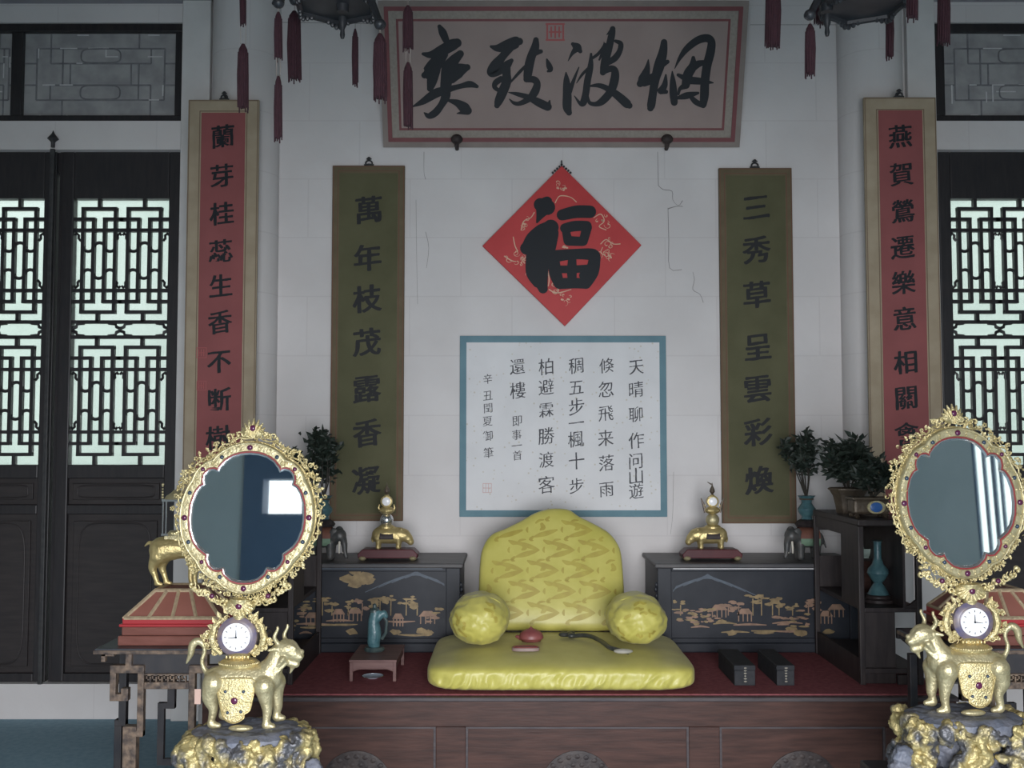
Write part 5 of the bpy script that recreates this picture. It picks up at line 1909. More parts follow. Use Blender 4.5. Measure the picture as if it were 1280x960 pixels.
# ================================================================== SIDE TABLES WITH RED BOXES
def side_table(side):
    fx = (lambda q: q) if side < 0 else (lambda q: 2 * X0 - q)
    y0, y1 = 4.0, 4.42
    zt = WZ(812, y0)
    xa, xb = WX(118, y0, 812), WX(306, y0, 812)
    lab = 'worn gilt black side table with square scroll legs by the left doors' if side < 0 else 'worn gilt black side table behind the right mirror clock'
    root = empty('side_table', (fx((xa + xb) / 2), (y0 + y1) / 2, 0), label=lab, cat='table', group='side tables flanking the platform')

    def B(mb, a, b, *r):
        a, b = fx(a), fx(b)
        return mb.box(min(a, b), max(a, b), *r)
    z = lambda py: WZ(py, y0)
    xp = lambda px: WX(px, y0, 880)
    B(MB(), xa, xb, y0, y1, z(811) - .02, z(811)).build('tabletop', M_TABLETOP, root, world=True, smooth=False, bevel=.004)
    e = MB()
    B(e, xa - .004, xb + .004, y0 - .004, y1 + .004, z(818), z(811) - .006)
    e.build('top_edge', M_TABLE, root, world=True, smooth=False, bevel=.003)
    ap = MB()
    for a, b in ((124, 129), (295, 300)):
        B(ap, xp(a), xp(b), y0 + .01, y0 + .03, z(828), z(818))
    B(ap, xp(124), xp(140), y0 + .01, y0 + .03, z(821), z(818))
    B(ap, xp(284), xp(300), y0 + .01, y0 + .03, z(821), z(818))
    ap.build('corner_fret', M_TABLE, root, world=True, smooth=False)
    cm = 206.5
    # apron: dark rail and lower stretcher with key pattern
    B(MB(), xp(160), xp(253), y0 + .02, y0 + .04, z(843), z(818)).build('apron', M_TABLED, root, world=True, smooth=False)
    B(MB(), xp(179), xp(235), y0 + .004, y0 + .03, z(862), z(853)).build('stretcher', M_TABLE, root, world=True, smooth=False, bevel=.003)
    k = MB()
    x = 181
    while x < 232:
        for (a, b, c, dd) in ((0, 6, 844, 845.6), (0, 1.6, 844, 851), (0, 4, 849.4, 851), (4.4, 6, 846.5, 853)):
            B(k, xp(x + a), xp(x + b), y0 + .008, y0 + .02, z(dd), z(c))
        x += 7.4
    B(k, xp(179), xp(235), y0 + .006, y0 + .022, z(844.5), z(843))
    k.build('key_fret', M_TABLE, root, world=True, smooth=False)

    def leg(mirror, ya, m):
        def q(px):
            return xp(px) if not mirror else xp(2 * cm - px)
        l = MB()

        def R_(a, b, t0, b0, dy=0.0, dd=.036):
            p_, q_ = q(a), q(b)
            l.cnt = getattr(l, 'cnt', 0) + 1
            e_ = .0005 * l.cnt
            B(l, min(p_, q_), max(p_, q_), ya + dy + e_, ya + dy + dd - e_, z(b0), z(t0))
        R_(155, 163, 818, 834)                 # neck
        R_(136, 178.5, 832, 842)               # top of the square scroll
        R_(136, 143.5, 840, 877)               # outer
        R_(136, 159, 868, 877)                 # bottom
        R_(150, 159, 861, 870)                 # return hook
        R_(170.5, 178.5, 840, 922)             # inner upright
        R_(160, 178.5, 914, 922)
        R_(153, 170, 909, 1040, 0, .05)        # lower leg
        R_(150, 176, 1010, 1075, 0, .05)
        return l.build('leg', m, root, world=True, smooth=False, bevel=.0025)

    leg(False, y0 + .002, M_TABLE)
    leg(True, y0 + .002, M_TABLE)
    # plainer back legs, zigzag
    for mr in (False, True):
        l = MB()
        yl = y1 - .05
        cx_ = (xa + xb) / 2
        q = (lambda px: WX(px, yl, 880)) if not mr else (lambda px: 2 * cx_ - WX(px, yl, 880))

        def R2(a, b, t0, b0, e_=0.0):
            p_, q_ = q(a), q(b)
            B(l, min(p_, q_), max(p_, q_), yl + e_, y1 - .014 - e_, max(WZ(b0, yl), .04), WZ(t0, yl))
        k_ = 0 if side < 0 else 22
        R2(148 + k_, 157 + k_, 818, 908)
        R2(143 + k_, 157 + k_, 900, 908, .0006)
        R2(143 + k_, 152 + k_, 900, 1130, .0012)
        l.build('leg', M_TABLED, root, world=True, smooth=False, bevel=.0025)
    l = MB()
    yi = y1 - .16
    xi_ = lambda px: WX(px, yi, 880)
    zi_ = lambda py: WZ(py, yi)
    B(l, xi_(209), xi_(218), yi, yi + .025, zi_(886), zi_(838))
    B(l, xi_(197), xi_(218), yi + .0006, yi + .0244, zi_(886), zi_(879))
    B(l, xi_(197), xi_(205), yi + .0012, yi + .0238, zi_(956), zi_(879))
    B(l, xi_(197), xi_(218), yi + .0018, yi + .0232, zi_(957), zi_(949))
    l.build('inner_fret', M_TABLED, root, world=True, smooth=False)
    B(MB(), xp(140), xp(273), y0 + .01, y1 - .01, z(1075) - .03, z(1075)).build('floor_frame', M_TABLED, root, world=True, smooth=False)
    B(MB(), xp(142), xp(150), y0 + .02, y0 + .05, 0, z(1075) - .03).box(fx(xp(268)) - .01, fx(xp(268)) + .01, y0 + .02, y0 + .05, 0, z(1075) - .03) \
        .box(fx(xp(268)) - .01, fx(xp(268)) + .01, y1 - .05, y1 - .02, 0, z(1075) - .03).box(fx(xp(146)) - .01, fx(xp(146)) + .01, y1 - .05, y1 - .02, 0, z(1075) - .03).build('foot', M_TABLED, root, world=True, smooth=False)

    # red box with a hipped lid
    ztab = z(811)
    yb0, yb1 = y0 + .055, y1 - .03
    xq = lambda px: WX(px, yb0, 790)
    lab = 'brick-red box with gilt-edged hipped lid on the left side table, under the gilt deer' if side < 0 else 'brick-red box with gilt-edged hipped lid on the right side table'
    bx = empty('lidded_box', (fx((xq(148) + xq(280)) / 2), (yb0 + yb1) / 2, ztab), label=lab, cat='box', group='hipped red boxes on the side tables')
    zz = lambda py: max(WZ(py, yb0), ztab)
    b = MB()
    B(b, xq(147), xq(281), yb0, yb1, ztab, zz(795))
    B(b, xq(151), xq(277), yb0 + .006, yb1 - .006, zz(795), zz(784))
    b.build('box_body', M_BOXDK, bx, world=True, smooth=False, bevel=.005)
    b = MB()
    B(b, xq(148), xq(280), yb0 + .002, yb1 - .002, zz(784), zz(780.5))
    B(b, xq(152), xq(276), yb0 + .004, yb1 - .004, zz(780.5), zz(773))
    b.build('red_moulding', M_BOXBR, bx, world=True, smooth=False, bevel=.003)
    # lid as a truncated pyramid
    zl0, zl1 = zz(773), zz(742)
    A = [(xq(154), yb0 + .008), (xq(274), yb0 + .008), (xq(274), yb1 - .008), (xq(154), yb1 - .008)]
    T_ = [(xq(184), yb0 + .085), (xq(244), yb0 + .085), (xq(244), yb1 - .085), (xq(184), yb1 - .085)]
    lid = MB()
    vs = [Vector((fx(x_), y_, zl0)) for x_, y_ in A] + [Vector((fx(x_), y_, zl1)) for x_, y_ in T_]
    lid.add(vs, [(0, 1, 5, 4), (1, 2, 6, 5), (2, 3, 7, 6), (3, 0, 4, 7), (4, 5, 6, 7), (3, 2, 1, 0)])
    lo = lid.build('lid', M_BOXRED, bx, world=True, smooth=False)
    ed = MB()
    for i in range(4):
        j = (i + 1) % 4
        ed.tube([vs[i], vs[j]], .008, 6).tube([vs[4 + i], vs[4 + j]], .008, 6).tube([vs[i], vs[4 + i]], .008, 6)
        for t in ((.25, .5, .75) if i % 2 == 0 else (.33, .66)):
            ed.tube([vs[i].lerp(vs[j], t), vs[4 + i].lerp(vs[4 + j], t)], .008, 6)
    ed.build('gilt_edging', M_BOXGOLD, lo, world=True)
    return zl1, (fx((xq(184) + xq(244)) / 2)), (yb0 + yb1) / 2


ZLID, XDEER, YDEER = side_table(-1)
side_table(1)

# gilt deer on the left red box
d = YDEER
u = d / F
zpx = lambda py: WZ(py, d) - ZLID
DX = WX(222, d, 700)
root = empty('gilt_deer', (DX, d, ZLID + .007), label='gilt deer carrying a small turret on its back, standing on the left red box', cat='figurine')
hz = zpx(742 - 46) if False else 0
P = lambda px, py, y=0: Vector(((px - 222) * u, y * u, (742 - py) * u))
ch = [[(P(203, 697), 16.5 * u), (P(216, 695), 15 * u), (P(232, 696), 12 * u), (P(244, 697), 12 * u)],
      [(P(248, 692), 9 * u), (P(258, 678), 7 * u), (P(264, 664), 6 * u)], [(P(264, 662), 6.5 * u), (P(272, 660), 5 * u), (P(279, 657), 3.2 * u)],
      [(P(193, 692), 3.0 * u), (P(187, 688), 2.4 * u), (P(181, 693), 1.2 * u)]]
for y in (-5, 5):
    o_ = 0 if y < 0 else 8
    ch.append([(P(200 + o_ * .4, 704, y), 11 * u), (P(193 + o_, 718, y), 5.5 * u), (P(196 + o_, 728, y), 3.6 * u), (P(199 + o_, 737, y), 3.2 * u)])
    ch.append([(P(198 + o_, 738, y), 3.2 * u), (P(204 + o_, 739, y), 2.6 * u)])
    ch.append([(P(244 - o_, 704, y), 8 * u), (P(246 - o_, 718, y), 4.6 * u), (P(245 - o_, 730, y), 3.4 * u), (P(246 - o_, 738, y), 3.2 * u)])
for s in (-1, 1):
    ch.append([(P(263, 657, s * 3), 2 * u), (P(258, 646, s * 7), 1.6 * u), (P(260, 634, s * 9), 1.0 * u)])
organic('body', ch, M_GOLD, root, voxel=.0042, smooth=4, rest=True)
t = MB()
t.box(-14 * u, 12 * u, -9 * u, 9 * u, 56 * u, 62 * u)
t.lathe((-1 * u, 0, 62 * u), [(11 * u, 0), (12 * u, 3 * u), (9 * u, 6 * u)], 12)
t.build('saddle', M_GOLDP, root)
t = MB()
for ex in (-18, -14, 10, 14):
    t.box((ex - .7) * u, (ex + .7) * u, -4 * u, -2.5 * u, 64 * u, 104 * u)
t.box(-19 * u, 15 * u, -6 * u, 5 * u, 62 * u, 64.5 * u).box(-19 * u, 15 * u, -6 * u, 5 * u, 104 * u, 107 * u)
t.build('turret', M_SILVER, root, smooth=False, label='pale silvery turret frame')
t = MB()
t.lathe((-2 * u, 0, 107 * u), [(15 * u, 0), (13 * u, 4 * u), (7 * u, 8 * u), (4 * u, 11 * u)], 16)
for k in range(5):
    t.sphere((-19 * u, -3 * u, (109 + k * 3.5) * u), 1.9 * u - k * .2 * u, 8, 6)
t.sphere((-19 * u, -3 * u, 125 * u), 1.8 * u, 8, 6)
t.build('turret_roof', M_GOLDP, root)


# ================================================================== MIRROR CLOCKS
def outline_glass():
    q = [(0, 80), (11, 79), (21, 76), (30, 70), (36.5, 62), (38, 57.5), (44, 60), (50, 59), (55, 53.5), (56, 47), (54.5, 41), (60, 38), (65, 30), (69, 17), (70, 0), (68.5, -14), (64, -27), (58, -35.5), (51, -41), (46, -44.5), (46.5, -50), (43.5, -57), (38, -62), (32, -62.5), (27, -61), (24, -68), (16, -75), (8, -77.5)]
    r = q + [(0, -78)] + [(-x, z) for x, z in q[::-1] if x > 0]
    return r


def densify(pts, n):
    out = []
    L = len(pts)
    for i in range(L):
        a, b = pts[i], pts[(i + 1) % L]
        for k in range(n):
            t = k / n
            out.append((a[0] + (b[0] - a[0]) * t, a[1] + (b[1] - a[1]) * t))
    return out


def offset_loop(pts, r, smooth=0):
    L = len(pts)
    out = []
    for i in range(L):
        x0, z0 = pts[i - 1]
        x1, z1 = pts[(i + 1) % L]
        dx, dz = x1 - x0, z1 - z0
        l = math.hypot(dx, dz) or 1
        out.append((pts[i][0] - dz / l * r, pts[i][1] + dx / l * r))
    for _ in range(smooth):
        out = [((out[i - 1][0] + out[i][0] * 2 + out[(i + 1) % L][0]) / 4, (out[i - 1][1] + out[i][1] * 2 + out[(i + 1) % L][1]) / 4) for i in range(L)]
    return out


def cscroll(mb, c, ax, ay, s, w, turn=1.0, flip=1, thick=.22):
    """a curling C-scroll with leaf tips in the plane spanned by ax, ay"""
    pts, rs = [], []
    n = 12
    for k in range(n + 1):
        t = k / n
        a = R(-60) + t * R(300) * turn
        r = s * (.25 + .75 * t)
        pts.append(c + ax * (r * math.cos(a)) + ay * (r * math.sin(a) * flip))
        rs.append(w * (1.15 - .8 * t) if k else w * .7)
    mb.tube(pts, rs, 6)
    mb.sphere(pts[0], w * 1.5, 7, 5)


def mirror_clock(px0, pyb, d, mirror, yaw_mirror, label, seed, lean):
    u = d / F
    zb = WZ(pyb, d)                       # rock top
    xr = WX(px0, d, pyb)
    s = -1 if mirror else 1
    root = empty('mirror_clock', (xr, d, zb - .20), label=label, cat='mirror clock', group='gilt mirror clocks in the foreground')
    O = .20
    P = lambda px, py, y=0.0: Vector(((px - 300) * u, y * u, O + (905 - py) * u))
    rr = random.Random(seed)

    def put(mb, name, m, parent=root, **k):
        return mb.mirrored(mirror).build(name, m, parent, **k)

    # --- beast
    ch = [[(P(270, 851), 16 * u), (P(285, 848), 16.5 * u), (P(305, 848), 17 * u), (P(326, 850), 18 * u), (P(336, 848), 16.5 * u)],
          [(P(334, 842), 16 * u), (P(341, 832), 13 * u), (P(346, 820), 11 * u)],
          [(P(350, 815), 11 * u), (P(358, 814), 11.5 * u), (P(365, 819), 9.5 * u), (P(370, 822), 7.6 * u)],
          [(P(352, 806), 4 * u), (P(362, 807), 5 * u), (P(369, 814), 4 * u)], [(P(360, 830), 5.5 * u), (P(368, 832), 5.0 * u)], [(P(375, 817), 3.2 * u)], [(P(364, 836), 3 * u), (P(361, 843), 1.4 * u)],
          [(P(262, 846), 5 * u), (P(255, 838), 3.2 * u), (P(252, 828), 2.7 * u), (P(255, 818), 2.6 * u), (P(254, 810), 3.2 * u), (P(247, 804), 4.6 * u), (P(240, 809), 5 * u), (P(238, 820), 3.8 * u), (P(233, 831), 1.4 * u)]]
    for y, dx, dz in ((-11, 0, 0), (9, 8, -5)):
        ch.append([(P(270 + dx, 853, y), 14 * u), (P(266 + dx, 870, y), 10 * u), (P(270 + dx, 884, y), 6 * u), (P(268 + dx, 897 + dz, y), 4.6 * u), (P(268 + dx, 902 + dz, y), 5.2 * u)])
        ch.append([(P(270 + dx, 903 + dz, y), 5 * u), (P(277 + dx, 904 + dz, y), 3.4 * u)])
        ch.append([(P(332 + dx, 856, y), 14 * u), (P(334 + dx, 872, y), 9 * u), (P(336 + dx, 886, y), 6.2 * u), (P(335 + dx, 898 + dz, y), 4.8 * u), (P(335 + dx, 903 + dz, y), 6 * u)])
        ch.append([(P(336 + dx, 904 + dz, y), 5.6 * u), (P(343 + dx, 905 + dz, y), 3.6 * u)])
    for y in (-5, 5):
        ch.append([(P(350 + y * .9, 805, y), 3.0 * u), (P(347 + y * .9, 798, y * 1.4), 2.6 * u), (P(351 + y * .9, 789, y * 1.5), 2.0 * u), (P(351 + y * .9, 786, y * 1.5), 2.0 * u)])
        ch.append([(P(344, 812, y * 1.8), 3.4 * u), (P(337, 813, y * 2.6), 1.8 * u)])
        ch.append([(P(364, 810, y * 1.2), 3.6 * u), (P(368, 812, y * 1.3), 2.2 * u)])
        ch.append([(P(375, 823, y * .8), 2.6 * u)])
        ch.append([(P(354, 824, y * 1.9), 4 * u), (P(348, 832, y * 2.0), 2.4 * u)])
    for k in range(10):                     # mane along the neck
        t = k / 9
        ch.append([(P(330 + 22 * t, 836 - 22 * t + 6, -10 * (1 - t * .4)), 3.4 * u), (P(336 + 22 * t, 846 - 22 * t + 6, -12 * (1 - t * .4)), 2.0 * u)])
    beast = organic('beast', ch, M_GOLDP, root, voxel=.0034, smooth=3, mirror=mirror)
    # --- saddle and jewelled cloth
    b = MB()
    b.lathe(P(298, 836), [(16 * u, 0), (24 * u, 2 * u), (25 * u, 6 * u), (20 * u, 10 * u), (13 * u, 11 * u)], 28, sy=.8)
    put(b, 'saddle', M_GOLD)
    b = MB()
    for k in range(26):
        a = math.pi + math.pi * k / 25
        b.sphere(P(298, 830) + Vector((24 * u * math.cos(a), 19 * u * math.sin(a), 0)), 1.5 * u, 7, 5)
    put(b, 'beading', M_GOLDF)
    b = MB()
    ol = [(278, 846), (318, 846), (321, 858), (319, 872), (316, 884), (310, 888), (309, 893), (300, 898), (291, 897), (284, 891), (282, 884), (279, 872), (276, 858)]
    ol = crom(ol + [ol[0]], 3)[:-1]

    def drape(x, py, off):
        t = max(0.0, min(1.0, (py - 846) / 22))
        return P(x, py, -(17.2 + 1.6 * math.sin(t * 2)) - off + .012 * (x - 298) ** 2 * .35)
    n_ = len(ol)
    vs = [drape(x, y, 1.2) for x, y in ol] + [drape(x, y, -.6) for x, y in ol]
    cxo, cyo = 298.5, 870
    inner = [drape(cxo + (x - cxo) * .5, cyo + (y - cyo) * .5, 1.8) for x, y in ol]
    fs = []
    for i in range(n_):
        j = (i + 1) % n_
        fs += [(i, j, 2 * n_ + j, 2 * n_ + i), (j, i, n_ + i, n_ + j)]
    fs.append(tuple(2 * n_ + i for i in range(n_)))
    fs.append(tuple(n_ + i for i in range(n_ - 1, -1, -1)))
    b.add(vs + inner, fs)
    cloth = put(b, 'saddle_cloth', M_GOLDF)
    b = MB()
    b.tube([drape(x, y, 1.6) for x, y in ol], 1.1 * u, 6, closed=True)
    put(b, 'cloth_border', M_GOLD, cloth)
    gems = [(298, 872, 4.2, M_GEMR), (287, 861, 2, M_GEMB), (309, 861, 2, M_GEMB), (290, 886, 2, M_GEMB), (306, 885, 2, M_GEMB)]
    for gx, gy, gr, gm in gems:
        b = MB().sphere(drape(gx, gy, 2.6), (gr * u, 1.4 * u, gr * u), 10, 7)
        put(b, 'gem', gm, cloth)
        b = MB()
    # --- clock drum
    cx, cy = 296, 798
    b = MB()
    b.lathe(P(298, 829), [(17 * u, 0), (17 * u, 3 * u), (13 * u, 5 * u), (14 * u, 9 * u), (10 * u, 12 * u)], 24, sy=.8)
    for k in range(-3, 4):
        b.sphere(P(298 + k * 4.4, 822, -11 + abs(k) * .6), (1.5 * u, 1.5 * u, 2.6 * u), 7, 5)
    put(b, 'clock_foot', M_GOLD)
    b = MB().lathe(P(cx, cy, 0), [(20 * u, 9 * u), (24.5 * u, 5 * u), (24.5 * u, -5 * u), (20.5 * u, -8 * u), (18 * u, -8.5 * u)], 40, axis='y')
    drum = put(b, 'clock_drum', M_PURPLE)
    b = MB().lathe(P(cx, cy, -8.6), [(18.6 * u, 1.2 * u), (18.6 * u, -.6 * u), (17.4 * u, -1.0 * u), (17.2 * u, .0)], 40, axis='y')
    put(b, 'bezel', M_PURPLE, drum)
    b = MB().lathe(P(cx, cy, -8.6), [(17.3 * u, .6 * u), (17.3 * u, -.1 * u), (12 * u, -.7 * u), (.5 * u, -.8 * u)], 40, axis='y')
    dial = put(b, 'dial', M_DIAL, drum, label='white enamel dial')
    b = MB()
    for k in range(12):
        a = k * math.pi / 6
        r0, r1 = 12.2, 14.6
        p0, p1 = P(cx + r0 * math.cos(a), cy - r0 * math.sin(a), -9.6), P(cx + r1 * math.cos(a), cy - r1 * math.sin(a), -9.4)
        b.tube([p0, p1], .5 * u, 5)
    put(b, 'numerals', M_INKP, dial)
    b = MB()
    b.tube([P(cx, cy, -10), P(cx, cy - 9, -10)], [.7 * u, .35 * u], 5).tube([P(cx, cy, -10), P(cx - 10, cy + 1, -10)], [.6 * u, .3 * u], 5).sphere(P(cx, cy, -10), 1.3 * u, 8, 6)
    put(b, 'hands', M_INK, dial)
    # foliate wings beside the drum
    X_, Z_ = Vector((1, 0, 0)), Vector((0, 0, 1))
    for e in (-1, 1):
        b = MB()
        for k in range(26):
            a = R(rr.uniform(-60, 64))
            r0 = rr.uniform(23, 32 + 12 * math.cos(a) ** 2)
            c = P(cx + e * r0 * math.cos(a), cy - r0 * math.sin(a) * .84, rr.uniform(-4, 3))
            cscroll(b, c, X_ * e, Z_, 4.4 * u * rr.uniform(.7, 1.3), 1.25 * u, rr.uniform(.7, 1.1), rr.choice((-1, 1)))
            b.leaf(c, X_ * e * math.cos(a) * rr.uniform(.2, 1.2) + Z_ * rr.uniform(-1, 1), Vector((0, -1, 0)), 5 * u, 2.2 * u)
            b.sphere(c, (2.6 * u, 2 * u, 2.6 * u), 7, 5)
        for k in range(4):
            a = R(30 + 18 * k)
            c = P(cx + e * 30 * math.cos(a), cy - 29 * math.sin(a), -2)
            b.leaf(c, X_ * e * .6 + Z_, Vector((0, -1, 0)), 11 * u, 3 * u)
        b.tube([P(cx + e * 20, 820), P(cx + e * 29, 812), P(cx + e * 32, 800), P(cx + e * 29, 786), P(cx + e * 20, 777)], [3 * u, 4 * u, 5 * u, 4 * u, 3 * u], 8)
        put(b, 'foliate_wing', M_GOLDF)

    # --- neck shell between clock and mirror
    tops = P(cx, cy - 20)
    b = MB()
    b.tube([P(cx + 1, 782), P(cx + 2, 770), P(cx + 3, 752)], [7 * u, 9 * u, 14 * u], 14)
    b.sphere(P(299, 761, -3), (19 * u, 8 * u, 11 * u), 18, 10)
    for k in range(9):
        a = R(200 + 140 * k / 8)
        b.tube([P(299, 756, -9), P(299 + 18 * math.cos(a), 759 - 13 * math.sin(a), -8)], [1.6 * u, 2.6 * u], 7)
    for e in (-1, 1):
        for k in range(11):
            cscroll(b, P(299 + e * (14 + 4.6 * k), 759 - .8 * k - .13 * k * k + rr.uniform(-4, 4), -3), X_ * e, Z_, 5.4 * u, 1.6 * u, 1, rr.choice((-1, 1)))
            b.sphere(P(299 + e * (13 + 4.6 * k), 757 - .8 * k - .13 * k * k + rr.uniform(-4, 4), -2), (3.4 * u, 3 * u, 3.0 * u), 8, 6)
    put(b, 'shell_ornament', M_GOLDF)
    for gx, gy, gr in ((299, 760, 4.0), (265, 748, 3.2), (334, 748, 3.2)):
        put(MB().sphere(P(gx, gy, -11 if gx == 299 else -7), (gr * u, 2.4 * u, gr * u), 12, 8), 'gem', M_GEMR)

    # --- mirror
    mx, mz = 303.5, 653
    gl = outline_glass()
    gl3 = densify(gl, 2)
    L3 = len(gl3)
    tilt = R(lean)
    ctr = P(mx, 750)

    def MP(x, z, y):
        """x,z photo pixels about the mirror centre, y depth px (negative towards the viewer)"""
        zz = z + (750 - mz)
        lx, ly, lz = x * u, y * u, zz * u
        ly, lz = ly * math.cos(tilt) + lz * math.sin(tilt), -ly * math.sin(tilt) * 0 + lz * math.cos(tilt) - ly * 0
        # small sideways lean of the frame
        lx += lz * .02
        ca, sa = math.cos(R(yaw_mirror)), math.sin(R(yaw_mirror))
        lx, ly = lx * ca - ly * sa, lx * sa + ly * ca
        return ctr + Vector((lx, ly, lz))
    b = MB()
    b.add([MP(x, z, -4.0) for x, z in gl3], [tuple(range(L3))])
    put(b, 'mirror_glass', M_MIRROR, smooth=False, label='cusped mirror glass')
    o1 = offset_loop(gl3, -2.6 if True else 0)
    sgn_area = sum(gl3[i][0] * gl3[(i + 1) % L3][1] - gl3[(i + 1) % L3][0] * gl3[i][1] for i in range(L3))
    sd = 1 if sgn_area < 0 else -1

    def band(mb, prof, smoothing):
        """prof [(offset, y)], loops joined into a ring of faces"""
        loops = [[MP(x, z, y) for x, z in offset_loop(gl3, sd * r, sm_)] for (r, y), sm_ in zip(prof, smoothing)]
        vs = [p for l in loops for p in l]
        fs = []
        for i in range(len(loops) - 1):
            for k in range(L3):
                k2 = (k + 1) % L3
                fs.append((i * L3 + k, i * L3 + k2, (i + 1) * L3 + k2, (i + 1) * L3 + k))
        mb.add(vs, fs)
    b = MB()
    band(b, [(-1.2, -4.1), (.3, -6.0), (1.2, -6.2), (1.4, -5)], [0, 0, 0, 0])
    put(b, 'silver_bevel', M_SILVER)
    b = MB()
    band(b, [(1.1, -5.6), (1.8, -6.8), (3.0, -6.9), (3.4, -5)], [0, 0, 0, 0])
    put(b, 'red_line', M_REDLINE)
    b = MB()
    band(b, [(3.2, -5.6), (4.0, -7.2), (9, -7.6), (13.0, -7.2), (13.6, -8.4), (15.2, -8.8), (16.6, -7.4), (16.8, 3), (10, 5), (-2, 4)], [1, 1, 4, 8, 9, 10, 12, 12, 6, 2])
    frame = put(b, 'mirror_frame', M_GOLDP)
    out = offset_loop(gl3, sd * 16.5, 14)
    mid = offset_loop(gl3, sd * 8.6, 6)
    # embossed leaf sprigs on the band
    b = MB()
    for k in range(0, L3, 2):
        x, z = mid[k]
        for e in (-1, 1):
            b.sphere(MP(x * (1 + e * .028) + rr.uniform(-1, 1), z * (1 + e * .024) + rr.uniform(-1, 1), -8.0), (1.9 * u, 1.0 * u, 1.2 * u), 6, 5, Matrix.Rotation(rr.uniform(0, 3.1), 3, 'Y'))
    put(b, 'embossing', M_GOLDF, frame)
    for k in range(16):
        a = 2 * math.pi * k / 16
        best = max(range(L3), key=lambda i: (mid[i][0] * math.sin(a) + mid[i][1] * math.cos(a)) / math.hypot(*mid[i]))
        x, z = mid[best]
        big = 3.6 if k in (0, 4, 8, 12) else 2.7
        put(MB().sphere(MP(x, z, -8.4), (big * u, 1.9 * u, big * u), 10, 7), 'gem', M_GEMR if k % 2 == 0 else M_GEMB, frame)
    # openwork foliate border
    b = MB()
    per = len(out)
    acc = 0.0
    last = None
    for i in range(per):
        x, z = out[i]
        if last is not None:
            acc += math.hypot(x - last[0], z - last[1])
        last = (x, z)
        if acc < 2.5:
            continue
        acc = 0.0
        l = math.hypot(x, z)
        nx, nz = x / l, z / l
        ang = math.degrees(math.atan2(x, z))
        wdt = 14 if abs(ang) < 95 else (9 if abs(ang) < 140 else 8)
        for q in range(3):
            r0 = rr.uniform(1, wdt)
            c = MP(x + nx * r0 + rr.uniform(-2.5, 2.5), z + nz * r0 + rr.uniform(-2.5, 2.5), rr.uniform(-5, 3))
            dx = (Vector((nx, 0, nz)) + Vector((rr.uniform(-.9, .9), rr.uniform(-.4, .4), rr.uniform(-.9, .9)))).normalized()
            dz = dx.cross(Vector((0, 1, 0))).normalized()
            t_ = rr.random()
            if t_ < .45:
                cscroll(b, c, dx, dz, 3.6 * u * rr.uniform(.7, 1.2), 1.0 * u, rr.uniform(.7, 1.1), rr.choice((-1, 1)))
            elif t_ < .85:
                b.leaf(c, dx, Vector((rr.uniform(-.6, .6), -1, rr.uniform(-.6, .6))), 5.6 * u, 2.2 * u)
                b.sphere(c, (1.7 * u, 1.4 * u, 1.7 * u), 6, 5)
            else:
                for p5 in range(5):
                    a = p5 * 2 * math.pi / 5
                    b.sphere(c + Vector((math.cos(a) * 2.0 * u, -1 * u, math.sin(a) * 2.0 * u)), 1.3 * u, 6, 5)
    # inner garland rail and outer wavy rail keep the openwork together
    b.tube([MP(*p, 0) for p in offset_loop(gl3, sd * 18.5, 18)], 1.4 * u, 6, closed=True)
    ol2 = offset_loop(gl3, sd * 24, 20)
    pts = []
    for i, (x, z) in enumerate(ol2):
        if abs(math.degrees(math.atan2(x, z))) < 128:
            pts.append((i, MP(x * (1 + .02 * math.sin(i * 1.9)), z * (1 + .02 * math.sin(i * 1.9)), -1 + 2 * math.sin(i * .9))))
    # order around from one end to the other
    ids = [i for i, _ in pts]
    brk = next((k for k in range(1, len(ids)) if ids[k] != ids[k - 1] + 1), None)
    if brk:
        pts = pts[brk:] + pts[:brk]
    b.tube([p for _, p in pts], 1.1 * u, 6)
    put(b, 'openwork_border', M_GOLDF)
    # crown at the top
    b = MB()
    for k in range(9):
        a = R(-68 + 17 * k)
        ln = 19 + 4 * math.cos(a * 2)
        p0, p1 = MP(2 + 3 * math.sin(a), 101, -3), MP(2 + ln * math.sin(a), 101 + ln * math.cos(a), -2)
        b.tube([p0, p0.lerp(p1, .55) + Vector((0, -2 * u, 0)), p1], [2.6 * u, 3.0 * u, .9 * u], 7)
    for e in (-1, 1):
        for k in range(4):
            cscroll(b, MP(e * (10 + 6 * k), 105 - 1.2 * k, -2), X_ * e, Z_, 5.2 * u, 1.5 * u, 1, 1 if k % 2 else -1)
    put(b, 'crown', M_GOLDF)
    put(MB().sphere(MP(2, 112, -6), (4 * u, 2.4 * u, 4 * u), 12, 8), 'gem', M_GEMR)
    # --- rocky plinth
    y0 = -22

    def top_extra(mb):
        pass
    b = MB()
    nu_, nv_ = 72, 16

    def rocktop(uu, vv):
        a = 2 * math.pi * uu
        r = vv
        wob = 1 + .07 * noise.noise(Vector((math.cos(a) * 2.2, math.sin(a) * 2.2, seed)))
        x, y = 70 * r * wob * math.cos(a), 52 * r * wob * math.sin(a)
        z = 2.2 * noise.noise(Vector((x * .07, y * .07, seed))) + 1.3 * noise.noise(Vector((x * .2, y * .2, seed + 3))) - 5 * max(0, r - .82) / .18
        return Vector(((x + 12) * u, (y - 6) * u, O + (z - 2.0) * u))
    vs = [rocktop(i / nu_, (j + .001) / nv_) for j in range(nv_ + 1) for i in range(nu_)]
    fs = [(j * nu_ + i, j * nu_ + (i + 1) % nu_, (j + 1) * nu_ + (i + 1) % nu_, (j + 1) * nu_ + i) for j in range(nv_) for i in range(nu_)]
    rim_ = [Vector((p.x * 1.0, p.y, p.z - 14 * u)) for p in vs[-nu_:]]
    m0 = len(vs)
    vs += rim_
